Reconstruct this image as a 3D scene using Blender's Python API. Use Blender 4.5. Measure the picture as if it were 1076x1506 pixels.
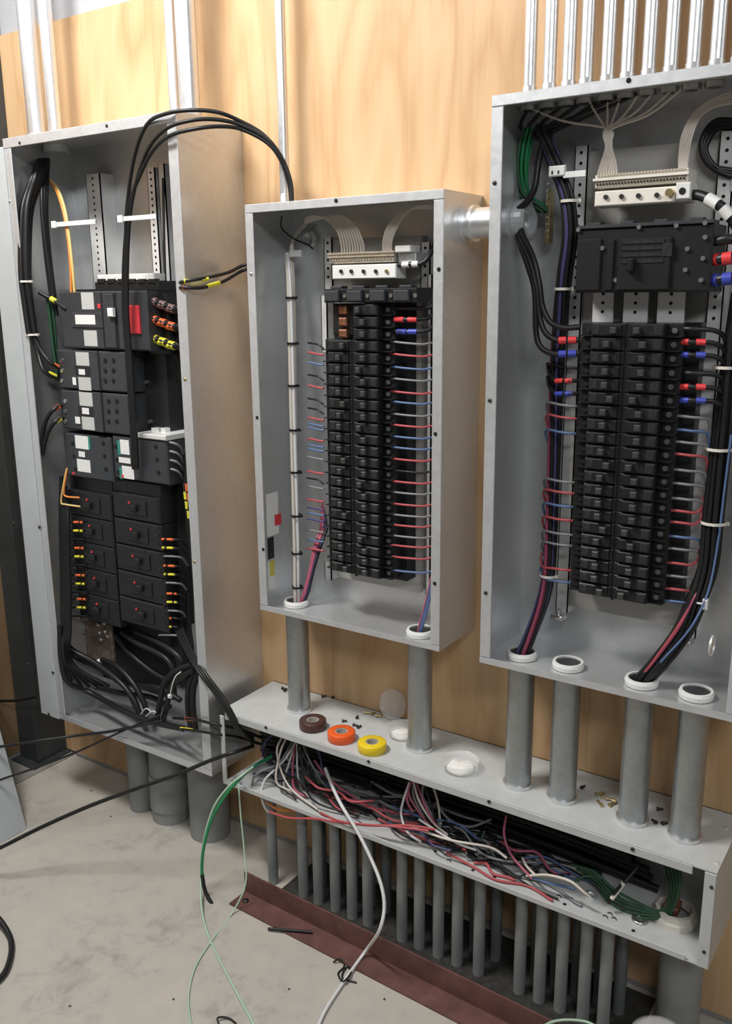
import bpy, bmesh, math, random
from mathutils import Vector, Matrix
random.seed(7)
D = bpy.data
scene = bpy.context.scene
C = scene.collection
for o in list(D.objects): D.objects.remove(o, do_unlink=True)

# ------------------------------------------------------------------ camera
F_PX = 1325.0; CX, CY = 538.0, 753.0
CAM = Vector((1.40409, -1.77716, 1.53298))
RGT = Vector((0.83061319, 0.55677023, -0.00941507))
UPV = Vector((-0.12344176, 0.20059003, 0.97186716))
FWD = Vector((-0.54299527, 0.80608346, -0.23534143))
cd = D.cameras.new('camera'); cam = D.objects.new('camera', cd); C.objects.link(cam)
cd.sensor_fit = 'HORIZONTAL'; cd.sensor_width = 36.0; cd.lens = F_PX*36.0/1076.0
cd.clip_start = 0.02
cam.matrix_world = Matrix(((RGT.x, UPV.x, -FWD.x, CAM.x), (RGT.y, UPV.y, -FWD.y, CAM.y),
                           (RGT.z, UPV.z, -FWD.z, CAM.z), (0, 0, 0, 1)))
scene.camera = cam

# ------------------------------------------------------------------ light
wd = D.worlds.new('world'); scene.world = wd; wd.use_nodes = True
wd.node_tree.nodes['Background'].inputs[0].default_value = (0.92, 0.96, 1.0, 1)
wd.node_tree.nodes['Background'].inputs[1].default_value = 0.10
def area(name, loc, aim, sx, sy, power, col):
    l = D.lights.new(name, 'AREA'); l.shape = 'RECTANGLE'; l.size = sx; l.size_y = sy; l.energy = power; l.color = col
    o = D.objects.new(name, l); C.objects.link(o); o.location = loc
    o.rotation_euler = (Vector(aim)-Vector(loc)).to_track_quat('-Z', 'Y').to_euler()
    return o
area('ceiling_lamp_light', (-0.35, -1.15, 2.95), (-0.1, -0.45, 1.2), 0.9, 0.25, 58, (1.0, 0.975, 0.94))
area('room_fill_light', (2.4, -2.6, 3.0), (0.8, -0.6, 0.8), 1.2, 0.3, 34, (0.95, 0.98, 1.0))  # added fill to brighten the panel interiors, not a known lamp
vs = scene.view_settings
vs.view_transform = 'Standard'; vs.look = 'None'; vs.gamma = 1.0; vs.use_curve_mapping = False
vs.exposure = 0.0

# ------------------------------------------------------------------ helpers
def ray(u, v):
    return RGT*((u-CX)/F_PX) + UPV*((CY-v)/F_PX) + FWD
def at(u, v, y=None, z=None, x=None):
    d = ray(u, v)
    if x is not None: t = (x-CAM.x)/d.x
    elif z is not None: t = (z-CAM.z)/d.z
    else: t = (y-CAM.y)/d.y
    return CAM + d*t
def P(p):
    """(u,v,y) | (u,v,'z',val) | (u,v,'x',val) | Vector"""
    if isinstance(p, Vector): return p
    if len(p) == 3: return at(p[0], p[1], y=p[2])
    return at(p[0], p[1], **{p[2]: p[3]})

class B:
    def __init__(s): s.v = []; s.f = []; s.mi = []; s.sm = []
    def add(s, vs, fs, mi=0, smooth=False):
        n = len(s.v); s.v += [Vector(p) for p in vs]
        for f in fs: s.f.append([i+n for i in f]); s.mi.append(mi); s.sm.append(smooth)
        return s
    def box(s, x0, x1, y0, y1, z0, z1, mi=0):
        x0, x1 = min(x0, x1), max(x0, x1); y0, y1 = min(y0, y1), max(y0, y1); z0, z1 = min(z0, z1), max(z0, z1)
        vs = [(x, y, z) for z in (z0, z1) for y in (y0, y1) for x in (x0, x1)]
        return s.add(vs, [(0, 2, 3, 1), (4, 5, 7, 6), (0, 1, 5, 4), (2, 6, 7, 3), (0, 4, 6, 2), (1, 3, 7, 5)], mi)
    def bbox(s, x0, x1, y0, y1, z0, z1, b=0.002, mi=0):
        """box with its front (-y) edges chamfered"""
        x0, x1 = min(x0, x1), max(x0, x1); y0, y1 = min(y0, y1), max(y0, y1); z0, z1 = min(z0, z1), max(z0, z1)
        b = min(b, (x1-x0)*.3, (z1-z0)*.3, (y1-y0)*.5)
        r = lambda y, e: [(x0+e, y, z0+e), (x1-e, y, z0+e), (x1-e, y, z1-e), (x0+e, y, z1-e)]
        vs = r(y0, b)+r(y0+b, 0)+r(y1, 0)
        fs = [(0, 1, 2, 3), (11, 10, 9, 8)]
        for k in (0, 4):
            for i in range(4): fs.append((k+i, k+4+i, k+4+(i+1) % 4, k+(i+1) % 4))
        return s.add(vs, fs, mi)
    def cyl(s, a, b, r, seg=16, r2=None, cap=True, mi=0, smooth=True):
        a = Vector(a); b = Vector(b); r2 = r if r2 is None else r2
        d = (b-a).normalized(); n = d.orthogonal().normalized(); m = d.cross(n)
        vs = []
        for c, rr in ((a, r), (b, r2)):
            for i in range(seg):
                t = 2*math.pi*i/seg; vs.append(c+(n*math.cos(t)+m*math.sin(t))*rr)
        s.add(vs, [(i, (i+1) % seg, seg+(i+1) % seg, seg+i) for i in range(seg)], mi, smooth)
        if cap: s.add(vs, [tuple(range(seg))[::-1], tuple(range(seg, 2*seg))], mi)
        return s
    def ring(s, a, b, r0, r1, seg=20, mi=0):
        """pipe wall between inner r0 and outer r1"""
        a = Vector(a); b = Vector(b); d = (b-a).normalized(); n = d.orthogonal().normalized(); m = d.cross(n)
        vs = []
        for c, rr in ((a, r0), (a, r1), (b, r1), (b, r0)):
            for i in range(seg):
                t = 2*math.pi*i/seg; vs.append(c+(n*math.cos(t)+m*math.sin(t))*rr)
        for k in range(4):
            j = (k+1) % 4
            s.add(vs, [(k*seg+i, k*seg+(i+1) % seg, j*seg+(i+1) % seg, j*seg+i) for i in range(seg)], mi, k % 2 == 1)
        return s
    def lathe(s, c, axis, prof, seg=20, mi=0, smooth=True):
        """prof: list of (r, h) along axis from c"""
        c = Vector(c); d = Vector(axis).normalized(); n = d.orthogonal().normalized(); m = d.cross(n)
        vs = []
        for r, h in prof:
            for i in range(seg):
                t = 2*math.pi*i/seg; vs.append(c+d*h+(n*math.cos(t)+m*math.sin(t))*max(r, 1e-5))
        fs = []
        for k in range(len(prof)-1):
            for i in range(seg): fs.append((k*seg+i, k*seg+(i+1) % seg, (k+1)*seg+(i+1) % seg, (k+1)*seg+i))
        return s.add(vs, fs, mi, smooth)
    def tube(s, pts, r, seg=7, sub=5, mi=0, smoothpath=True):
        pts = [P(p) for p in pts]
        if smoothpath and len(pts) > 2: pts = catmull(pts, sub)
        n = None; vs = []; k = len(pts)
        for i, p in enumerate(pts):
            d = (pts[min(i+1, k-1)]-pts[max(i-1, 0)])
            if d.length < 1e-9: d = Vector((0, 0, 1))
            d.normalize()
            if n is None: n = d.orthogonal().normalized()
            else:
                n = n-d*n.dot(d)
                n = d.orthogonal().normalized() if n.length < 1e-6 else n.normalized()
            m = d.cross(n)
            for j in range(seg):
                t = 2*math.pi*j/seg; vs.append(p+(n*math.cos(t)+m*math.sin(t))*r)
        fs = [(i*seg+j, i*seg+(j+1) % seg, (i+1)*seg+(j+1) % seg, (i+1)*seg+j) for i in range(k-1) for j in range(seg)]
        s.add(vs, fs, mi, True)
        s.add([vs[j] for j in range(seg)], [tuple(range(seg))[::-1]], mi); s.add([vs[(k-1)*seg+j] for j in range(seg)], [tuple(range(seg))], mi)
        return s
def catmull(p, sub):
    out = []
    q = [p[0]*2-p[1]]+p+[p[-1]*2-p[-2]]
    for i in range(1, len(q)-2):
        a, b, c, d = q[i-1], q[i], q[i+1], q[i+2]
        for k in range(sub):
            t = k/sub
            out.append(0.5*((2*b)+(c-a)*t+(2*a-5*b+4*c-d)*t*t+(3*b-a-3*c+d)*t**3))
    out.append(p[-1].copy())
    return out

def meshof(b, mats, shift=None):
    me = D.meshes.new('mesh')
    sh = shift if shift is not None else Vector((0, 0, 0))
    me.from_pydata([tuple(v-sh) for v in b.v], [], b.f)
    for m in (mats if isinstance(mats, (list, tuple)) else [mats]): me.materials.append(m)
    me.polygons.foreach_set('material_index', b.mi)
    me.polygons.foreach_set('use_smooth', b.sm)
    bm = bmesh.new(); bm.from_mesh(me); bmesh.ops.recalc_face_normals(bm, faces=bm.faces); bm.to_mesh(me); bm.free()
    me.update()
    return me
def wloc(o):
    v = o.location.copy(); p = o.parent
    return v     # children keep world coordinates through matrix_parent_inverse
def setparent(o, parent):
    o.parent = parent
    o.matrix_parent_inverse = Matrix.Translation(-o_world(parent))
WORLD = {}
def o_world(o): return WORLD[o.name]
def obj(name, b, mats, parent=None, label=None, cat=None, group=None, kind=None):
    lo = Vector([min(v[i] for v in b.v) for i in range(3)]); hi = Vector([max(v[i] for v in b.v) for i in range(3)])
    org = Vector(((lo.x+hi.x)/2, (lo.y+hi.y)/2, lo.z))
    me = meshof(b, mats, org)
    o = D.objects.new(name, me); C.objects.link(o); me.name = name
    o.location = org; WORLD[o.name] = org
    if parent is not None: setparent(o, parent)
    tag(o, label, cat, group, kind)
    return o
def inst(name, me, loc, parent=None):
    o = D.objects.new(name, me); C.objects.link(o); o.location = loc; WORLD[o.name] = Vector(loc)
    if parent is not None: setparent(o, parent)
    return o
def tag(o, label=None, cat=None, group=None, kind=None):
    if label: o['label'] = label
    if cat: o['category'] = cat
    if group: o['group'] = group
    if kind: o['kind'] = kind
    return o
def thing(name, loc, label, cat, group=None):
    o = D.objects.new(name, None); C.objects.link(o); o.location = loc; WORLD[o.name] = Vector(loc)
    o.empty_display_size = 0.05
    return tag(o, label, cat, group)

# ------------------------------------------------------------------ materials
def mat(name, col, rough=.5, metal=0.0, spec=.5, var=0.0, vscale=20.0, stretch=(1, 1, 1), bump=0.0, trans=0.0, rvar=0.0, ior=1.45, coat=0.0):
    m = D.materials.new(name); m.use_nodes = True
    nt = m.node_tree; b = nt.nodes['Principled BSDF']
    b.inputs['Base Color'].default_value = (*col, 1); b.inputs['Roughness'].default_value = rough
    b.inputs['Metallic'].default_value = metal; b.inputs['Specular IOR Level'].default_value = spec
    b.inputs['Transmission Weight'].default_value = trans; b.inputs['IOR'].default_value = ior
    b.inputs['Coat Weight'].default_value = coat
    if var or bump or rvar:
        tc = nt.nodes.new('ShaderNodeTexCoord'); mp = nt.nodes.new('ShaderNodeMapping'); mp.inputs['Scale'].default_value = stretch
        nt.links.new(tc.outputs['Object'], mp.inputs['Vector'])
        n = nt.nodes.new('ShaderNodeTexNoise'); n.inputs['Scale'].default_value = vscale; n.inputs['Detail'].default_value = 5; n.inputs['Roughness'].default_value = .6
        nt.links.new(mp.outputs[0], n.inputs['Vector'])
        if var:
            r = nt.nodes.new('ShaderNodeMapRange'); r.inputs['From Min'].default_value = .3; r.inputs['From Max'].default_value = .7
            r.inputs['To Min'].default_value = 1-var; r.inputs['To Max'].default_value = 1+var
            nt.links.new(n.outputs['Fac'], r.inputs['Value'])
            mx = nt.nodes.new('ShaderNodeMix'); mx.data_type = 'RGBA'; mx.blend_type = 'MULTIPLY'; mx.inputs[0].default_value = 1
            mx.inputs[6].default_value = (*col, 1); nt.links.new(r.outputs[0], mx.inputs[7]); nt.links.new(mx.outputs[2], b.inputs['Base Color'])
        if rvar:
            r2 = nt.nodes.new('ShaderNodeMapRange'); r2.inputs['From Min'].default_value = .3; r2.inputs['From Max'].default_value = .7
            r2.inputs['To Min'].default_value = max(.05, rough-rvar); r2.inputs['To Max'].default_value = rough+rvar
            nt.links.new(n.outputs['Fac'], r2.inputs['Value']); nt.links.new(r2.outputs[0], b.inputs['Roughness'])
        if bump:
            bp = nt.nodes.new('ShaderNodeBump'); bp.inputs['Strength'].default_value = bump; bp.inputs['Distance'].default_value = .002
            nt.links.new(n.outputs['Fac'], bp.inputs['Height']); nt.links.new(bp.outputs[0], b.inputs['Normal'])
    return m

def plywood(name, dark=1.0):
    m = D.materials.new(name); m.use_nodes = True; nt = m.node_tree; b = nt.nodes['Principled BSDF']; N = nt.nodes.new; L = nt.links.new
    tc = N('ShaderNodeTexCoord')
    g = N('ShaderNodeNewGeometry')
    mp = N('ShaderNodeMapping'); mp.inputs['Scale'].default_value = (2.6, 1, 0.55); L(g.outputs['Position'], mp.inputs['Vector'])
    n1 = N('ShaderNodeTexNoise'); n1.inputs['Scale'].default_value = 1.6; n1.inputs['Detail'].default_value = 3.0; n1.inputs['Roughness'].default_value = .45; n1.inputs['Distortion'].default_value = .35
    L(mp.outputs[0], n1.inputs['Vector'])
    mu = N('ShaderNodeMath'); mu.operation = 'MULTIPLY'; mu.inputs[1].default_value = 16; L(n1.outputs['Fac'], mu.inputs[0])
    pp = N('ShaderNodeMath'); pp.operation = 'PINGPONG'; pp.inputs[1].default_value = 1.0; L(mu.outputs[0], pp.inputs[0])
    mp2 = N('ShaderNodeMapping'); mp2.inputs['Scale'].default_value = (60, 1, 2.2); L(g.outputs['Position'], mp2.inputs['Vector'])
    n2 = N('ShaderNodeTexNoise'); n2.inputs['Scale'].default_value = 2.0; n2.inputs['Detail'].default_value = 4; L(mp2.outputs[0], n2.inputs['Vector'])
    n3 = N('ShaderNodeTexNoise'); n3.inputs['Scale'].default_value = 1.7; n3.inputs['Detail'].default_value = 2; L(g.outputs['Position'], n3.inputs['Vector'])
    a1 = N('ShaderNodeMix'); a1.data_type = 'FLOAT'; a1.inputs[0].default_value = .5; L(pp.outputs[0], a1.inputs[2]); L(n2.outputs['Fac'], a1.inputs[3])
    a2 = N('ShaderNodeMix'); a2.data_type = 'FLOAT'; a2.inputs[0].default_value = .35; L(a1.outputs[0], a2.inputs[2]); L(n3.outputs['Fac'], a2.inputs[3])
    cr = N('ShaderNodeValToRGB'); e = cr.color_ramp.elements
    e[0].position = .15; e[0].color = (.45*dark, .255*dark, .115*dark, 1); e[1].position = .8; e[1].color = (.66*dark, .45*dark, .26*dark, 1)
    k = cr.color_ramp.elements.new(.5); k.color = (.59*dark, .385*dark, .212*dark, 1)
    L(a2.outputs[0], cr.inputs[0])
    # knots
    mp3 = N('ShaderNodeMapping'); mp3.inputs['Scale'].default_value = (3.2, 1, 1.5); L(g.outputs['Position'], mp3.inputs['Vector'])
    vo = N('ShaderNodeTexVoronoi'); vo.inputs['Scale'].default_value = 1.1; vo.inputs['Randomness'].default_value = 1; L(mp3.outputs[0], vo.inputs['Vector'])
    kr = N('ShaderNodeMapRange'); kr.inputs['From Min'].default_value = .02; kr.inputs['From Max'].default_value = .07; L(vo.outputs['Distance'], kr.inputs['Value'])
    kx = N('ShaderNodeMix'); kx.data_type = 'RGBA'; kx.inputs[6].default_value = (.22*dark, .11*dark, .05*dark, 1)
    L(kr.outputs[0], kx.inputs[0]); L(cr.outputs[0], kx.inputs[7])
    L(kx.outputs[2], b.inputs['Base Color']); b.inputs['Roughness'].default_value = .55; b.inputs['Specular IOR Level'].default_value = .35
    bp = N('ShaderNodeBump'); bp.inputs['Strength'].default_value = .12; bp.inputs['Distance'].default_value = .002; L(n2.outputs['Fac'], bp.inputs['Height']); L(bp.outputs[0], b.inputs['Normal'])
    return m

def concrete(name, col):
    m = D.materials.new(name); m.use_nodes = True; nt = m.node_tree; b = nt.nodes['Principled BSDF']; N = nt.nodes.new; L = nt.links.new
    g = N('ShaderNodeNewGeometry')
    n1 = N('ShaderNodeTexNoise'); n1.inputs['Scale'].default_value = 3.2; n1.inputs['Detail'].default_value = 7; n1.inputs['Roughness'].default_value = .62; L(g.outputs['Position'], n1.inputs['Vector'])
    n2 = N('ShaderNodeTexNoise'); n2.inputs['Scale'].default_value = 26; n2.inputs['Detail'].default_value = 5; n2.inputs['Roughness'].default_value = .7; n2.inputs['Distortion'].default_value = .6; L(g.outputs['Position'], n2.inputs['Vector'])
    mx = N('ShaderNodeMix'); mx.data_type = 'FLOAT'; mx.inputs[0].default_value = .38; L(n1.outputs['Fac'], mx.inputs[2]); L(n2.outputs['Fac'], mx.inputs[3])
    cr = N('ShaderNodeValToRGB'); e = cr.color_ramp.elements
    e[0].position = .33; e[0].color = (col[0]*.68, col[1]*.68, col[2]*.67, 1); e[1].position = .63; e[1].color = (col[0]*1.12, col[1]*1.1, col[2]*1.05, 1)
    k = cr.color_ramp.elements.new(.46); k.color = (*col, 1)
    L(mx.outputs[0], cr.inputs[0]); L(cr.outputs[0], b.inputs['Base Color'])
    b.inputs['Roughness'].default_value = .75
    bp = N('ShaderNodeBump'); bp.inputs['Strength'].default_value = .25; bp.inputs['Distance'].default_value = .003; L(n2.outputs['Fac'], bp.inputs['Height']); L(bp.outputs[0], b.inputs['Normal'])
    return m

def galv(name, col, rough, metal, vr=.06):
    m = D.materials.new(name); m.use_nodes = True; nt = m.node_tree; b = nt.nodes['Principled BSDF']; N = nt.nodes.new; L = nt.links.new
    g = N('ShaderNodeNewGeometry')
    vo = N('ShaderNodeTexVoronoi'); vo.inputs['Scale'].default_value = 95; L(g.outputs['Position'], vo.inputs['Vector'])
    n1 = N('ShaderNodeTexNoise'); n1.inputs['Scale'].default_value = 7; n1.inputs['Detail'].default_value = 5; n1.inputs['Roughness'].default_value = .6; L(g.outputs['Position'], n1.inputs['Vector'])
    sp = N('ShaderNodeSeparateColor'); L(vo.outputs['Color'], sp.inputs[0])
    mx = N('ShaderNodeMix'); mx.data_type = 'FLOAT'; mx.inputs[0].default_value = .72; L(sp.outputs[0], mx.inputs[2]); L(n1.outputs['Fac'], mx.inputs[3])
    r = N('ShaderNodeMapRange'); r.inputs['From Min'].default_value = .25; r.inputs['From Max'].default_value = .75; r.inputs['To Min'].default_value = 1-vr; r.inputs['To Max'].default_value = 1+vr; L(mx.outputs[0], r.inputs['Value'])
    c = N('ShaderNodeMix'); c.data_type = 'RGBA'; c.blend_type = 'MULTIPLY'; c.inputs[0].default_value = 1; c.inputs[6].default_value = (*col, 1); L(r.outputs[0], c.inputs[7]); L(c.outputs[2], b.inputs['Base Color'])
    r2 = N('ShaderNodeMapRange'); r2.inputs['From Min'].default_value = .25; r2.inputs['From Max'].default_value = .75; r2.inputs['To Min'].default_value = rough-.03; r2.inputs['To Max'].default_value = rough+.04; L(mx.outputs[0], r2.inputs['Value']); L(r2.outputs[0], b.inputs['Roughness'])
    b.inputs['Metallic'].default_value = metal
    return m

ORD = ['first', 'second', 'third', 'fourth', 'fifth', 'sixth', 'seventh', 'eighth', 'ninth', 'tenth', 'eleventh', 'twelfth', 'thirteenth', 'fourteenth', 'fifteenth', 'sixteenth', 'seventeenth']
COUNT = {}
def nth(key):
    COUNT[key] = COUNT.get(key, 0)+1
    return ORD[COUNT[key]-1]
M = {}
M['ply'] = plywood('plywood'); M['ply_shade'] = plywood('shaded_plywood', .45)  # second one is plywood darkened, with the left wall's shade in its colour
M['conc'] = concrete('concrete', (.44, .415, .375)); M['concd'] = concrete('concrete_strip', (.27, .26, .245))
M['galv'] = galv('galvanized_sheet', (.66, .67, .675), .31, .68, .05)
M['galvd'] = galv('galvanized_flange', (.66, .68, .70), .45, .6)
M['emt'] = galv('conduit_zinc', (.80, .81, .82), .36, .85, .03)
M['rigid'] = galv('rigid_conduit', (.40, .42, .425), .38, .85, .1)
M['gpaint'] = mat('grey_enamel', (.50, .515, .51), .42, var=.06, vscale=30)
M['gpaint2'] = mat('light_grey_cover', (.46, .49, .50), .45, var=.05, vscale=12)
M['upper'] = mat('grey_wall_paint', (.42, .43, .45), .8, var=.08, vscale=4)
M['ceil'] = mat('ceiling_white', (.6, .6, .6), .9, var=.05, vscale=4)
M['pvc'] = mat('grey_pvc', (.235, .245, .24), .5, var=.12, vscale=14)
M['pvc_shade'] = mat('shaded_grey_pvc', (.13, .14, .14), .5, var=.12, vscale=14)  # second-row pipes: shade under the trough put into a darker grey
M['steel'] = mat('dark_steel', (.055, .062, .066), .45, .3, var=.2, vscale=10)
M['primer'] = mat('red_oxide_primer', (.135, .062, .053), .55, var=.3, vscale=16, bump=.2)
M['black'] = mat('black_plastic', (.014, .015, .016), .38, var=.15, vscale=60)
M['black2'] = mat('charcoal_plastic', (.040, .043, .048), .42, var=.12, vscale=50)
M['black3'] = mat('breaker_plate', (.028, .029, .031), .34, var=.35, vscale=220, stretch=(1, 1, .4))
M['toggle'] = mat('toggle_grey', (.05, .05, .05), .4)
M['tscrew'] = mat('dull_terminal_screw', (.20, .20, .195), .45, .6)
M['pan'] = mat('warm_grey_pan', (.46, .45, .42), .5, var=.04)
M['slot_shade'] = mat('dark_slot_shade', (.035, .033, .03), .95, var=.4, vscale=60, bump=.6)
M['wpinkd'] = mat('dark_pink_insulation', (.30, .06, .11), .4)
M['rubber'] = mat('black_insulation', (.012, .012, .013), .42)
M['white'] = mat('white_plastic', (.72, .72, .70), .45, var=.06)
M['cream'] = mat('cream_plastic', (.74, .70, .63), .5, var=.08)
M['tan'] = mat('neutral_bar_tin', (.58, .52, .42), .4, .5, var=.2, vscale=120)
M['wcream'] = mat('cream_insulation', (.68, .62, .55), .45)
M['wwhite'] = mat('white_insulation', (.70, .70, .70), .4)
M['wgrey'] = mat('grey_insulation', (.22, .23, .235), .4)
M['wred'] = mat('red_insulation', (.46, .085, .095), .45)
M['wpink'] = mat('pink_insulation', (.44, .11, .17), .45)
M['wblue'] = mat('blue_insulation', (.105, .17, .33), .45)
M['wnavy'] = mat('violet_insulation', (.075, .07, .18), .4)
M['wgreen'] = mat('green_insulation', (.02, .23, .085), .4)
M['wgreend'] = mat('dark_green_insulation', (.028, .085, .045), .5)
M['wpale'] = mat('pale_green_insulation', (.42, .58, .44), .45)
M['worange'] = mat('orange_insulation', (.75, .26, .06), .4)
M['wyellow'] = mat('yellow_insulation', (.72, .55, .22), .4)
M['tred'] = mat('red_tape', (.75, .055, .06), .4); M['tblue'] = mat('blue_tape', (.05, .07, .42), .4)
M['torange'] = mat('orange_tape', (.80, .16, .05), .4); M['tyellow'] = mat('yellow_tape', (.78, .72, .06), .4)
M['tbrown'] = mat('brown_tape', (.21, .125, .12), .45); M['rbrown'] = mat('brown_vinyl_roll', (.075, .035, .032), .35)
M['rorange'] = mat('orange_vinyl_roll', (.80, .115, .02), .35); M['ryellow'] = mat('yellow_vinyl_roll', (.80, .58, .02), .35)
M['core'] = mat('cardboard_core', (.42, .38, .34), .7)
M['redtag'] = mat('red_tag', (.70, .05, .065), .4)
M['label'] = mat('paper_label', (.52, .53, .51), .6, var=.14, vscale=260)
M['labelw'] = mat('white_label', (.78, .78, .77), .6, var=.12, vscale=200)
M['labely'] = mat('yellow_label', (.62, .55, .10), .6)
M['teal'] = mat('teal_print', (.03, .22, .18), .5)
M['screw'] = mat('zinc_screw', (.62, .62, .60), .3, .95)
M['dscrew'] = mat('dark_screw', (.06, .06, .06), .4, .7)
M['brass'] = mat('brass', (.52, .42, .22), .35, .9); M['copper'] = mat('copper', (.42, .20, .12), .4, .8, var=.4, vscale=60)
M['bus'] = mat('tinned_bus', (.80, .80, .79), .38, .35)
M['hole'] = mat('hole_black', (.006, .006, .006), .8)
M['clear'] = mat('clear_plastic', (.93, .94, .94), .18)
M['clear'].node_tree.nodes['Principled BSDF'].inputs['Alpha'].default_value = .24
M['powder'] = mat('white_pulling_lube', (.84, .83, .80), .7, var=.06, bump=.4, vscale=60)
M['rust'] = mat('rusty_plate', (.20, .15, .125), .6, .3, var=.5, vscale=60)

# ------------------------------------------------------------------ setting
XL, XR, YF, ZC = -1.16, 3.2, -4.2, 3.35
wall = obj('wall_back', B().box(XL-.1, XR, .012, .16, -.02, ZC), M['upper'], kind='structure')
for i, (a, b_) in enumerate(((XL, -.4293), (-.4287, .7899), (.7903, 2.0107), (2.0113, XR))):
    obj('plywood_sheet', B().box(a, b_, 0, .012, .012, 2.265), M['ply'], wall)
wl = obj('wall_left', B().box(XL-.1, XL, YF, 0.012, -.02, ZC), M['upper'], kind='structure')
obj('shaded_plywood', B().box(XL-.001, XL+.004, YF, -.001, .02, 2.2), M['ply_shade'], wl)
obj('floor', B().box(XL-.1, XR, YF, .16, -.1, 0), M['conc'], kind='structure')
obj('ceiling', B().box(XL-.1, XR, YF, .16, ZC, ZC+.1), M['ceil'], kind='structure')
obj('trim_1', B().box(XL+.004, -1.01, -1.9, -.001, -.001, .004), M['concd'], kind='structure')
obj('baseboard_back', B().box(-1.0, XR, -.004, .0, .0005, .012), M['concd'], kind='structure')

obj('slot_shade_patch', B().box(.045, .985, -.226, -.02, -.001, .003), M['slot_shade'], kind='structure')  # flat dark patch; shade of the floor slot put into its colour
# steel column in the corner
t = thing('steel_column', (-1.1, -.06, 0), 'dark steel column standing in the corner behind the tall panel', 'column')
obj('shaft', B().box(-1.145, -1.05, -.118, -.004, .010, ZC), M['steel'], t)
obj('flange_edge', B().box(-1.062, -1.048, -.122, -.1, .010, ZC), M['steel'], t)
obj('base_plate', B().box(-1.153, -1.03, -.15, -.002, .0042, .0102), M['steel'], t)

# ------------------------------------------------------------------ enclosures
def holed_plate(x0, x1, y0, y1, z0, z1, holes, r, q):
    b = B(); xs = x0
    for hx, hy in holes:
        b.box(xs, hx-q, y0, y1, z0, z1); b.box(hx-q, hx+q, y0, hy-q, z0, z1); b.box(hx-q, hx+q, hy+q, y1, z0, z1)
        n = 32; ci = []; sq = []
        for i in range(n):
            a = 2*math.pi*i/n; c_, s_ = math.cos(a), math.sin(a); k = q/max(abs(c_), abs(s_))
            ci.append((hx+c_*r, hy+s_*r)); sq.append((hx+c_*k, hy+s_*k))
        vs = [(x, y, z) for z in (z0, z1) for ring_ in (ci, sq) for x, y in ring_]
        fs = []
        for i in range(n):
            j = (i+1) % n
            fs += [(i, j, n+j, n+i), (2*n+i, 2*n+j, 3*n+j, 3*n+i), (i, j, 2*n+j, 2*n+i)]
        b.add(vs, fs); xs = hx+q
    b.box(xs, x1, y0, y1, z0, z1)
    return b
def enclosure(root, x0, x1, z0, z1, d, fl, m, mf, flb=None, screws=(), holes=()):
    th = .0025; flb = flb or fl
    b = B()
    b.box(x0, x1, -.003, -.0005, z0, z1)                       # back
    body = obj('back_plate', b, m, root)
    obj('side_wall', B().box(x0, x0+th, -d+.001, -.003, z0, z1), m, root)
    obj('side_wall', B().box(x1-th, x1, -d+.001, -.003, z0, z1), m, root)
    obj('top_wall', B().box(x0+th, x1-th, -d+.001, -.003, z1-th, z1), m, root)
    obj('bottom_wall', holed_plate(x0+th, x1-th, -d+.001, -.003, z0, z0+th, holes, .0262, .034), m, root)
    g = .0012
    obj('flange', B().bbox(x0, x1, -d-.002, -d+.001, z1-fl*.8, z1, .001), mf, root)
    obj('flange', B().box(x0, x1, -d-.002, -d+.001, z0, z0+flb*.55), mf, root)
    obj('flange', B().bbox(x0, x0+fl, -d-.002, -d+.001, z0+flb*.55+g, z1-fl*.8-g, .001), mf, root)
    obj('flange', B().bbox(x1-fl, x1, -d-.002, -d+.001, z0+flb*.55+g, z1-fl*.8-g, .001), mf, root)
    for (u, v, mm) in screws:
        p = at(u, v, y=-d-.002)
        s = B().lathe(p, (0, -1, 0), [(.0042, -.001), (.0042, .001), (.003, .0022), (.0001, .0024)], 10)
        obj('screw', s, M[mm], root)

LX0, LX1, LZ0, LZ1, LD = -.7733, -.1444, .2932, 1.9337, .2183
MX0, MX1, MZ0, MZ1, MD = 0., .508, .7736, 1.7287, .1653
RX0, RX1, RZ0, RZ1, RD = .6204, 1.132, .7856, 1.8769, .1948
TX0, TX1, TZ0, TZ1, TD = -.106, 1.1231, .2858, .4930, .2184

panL = thing('electrical_panel', ((LX0+LX1)/2, -LD/2, LZ0), 'tall open galvanized panel holding large molded breakers with red tag', 'electrical panel', 'open electrical panels on the plywood wall')
enclosure(panL, LX0, LX1, LZ0, LZ1, LD, .030, M['galv'], M['galvd'], screws=((29, 210, 'dscrew'), (157, 185, 'dscrew'), (14, 296, 'screw'), (272, 558, 'brass'), (286, 826, 'brass'), (35, 545, 'brass')))
panM = thing('electrical_panel', ((MX0+MX1)/2, -MD/2, MZ0), 'narrower open galvanized panel with two conduits below and black breakers', 'electrical panel', 'open electrical panels on the plywood wall')
enclosure(panM, MX0, MX1, MZ0, MZ1, MD, .0225, M['galv'], M['galvd'], screws=((494, 295, 'hole'), (645, 396, 'hole'), (640, 638, 'hole'), (639, 858, 'hole'), (369, 403, 'screw'), (378, 614, 'hole'), (387, 808, 'hole')), holes=((.062, -.100), (.4255, -.108)))
panR = thing('electrical_panel', ((RX0+RX1)/2, -RD/2, RZ0), 'open galvanized panel under a row of conduits with four conduits below', 'electrical panel', 'open electrical panels on the plywood wall')
enclosure(panR, RX0, RX1, RZ0, RZ1, RD, .0235, M['galv'], M['galvd'], screws=((924, 118, 'hole'), (727, 269, 'dscrew'), (720, 589, 'dscrew'), (714, 872, 'dscrew')), holes=((.6862, -.13), (.7875, -.13), (.9376, -.13), (1.041, -.13)))
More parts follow.
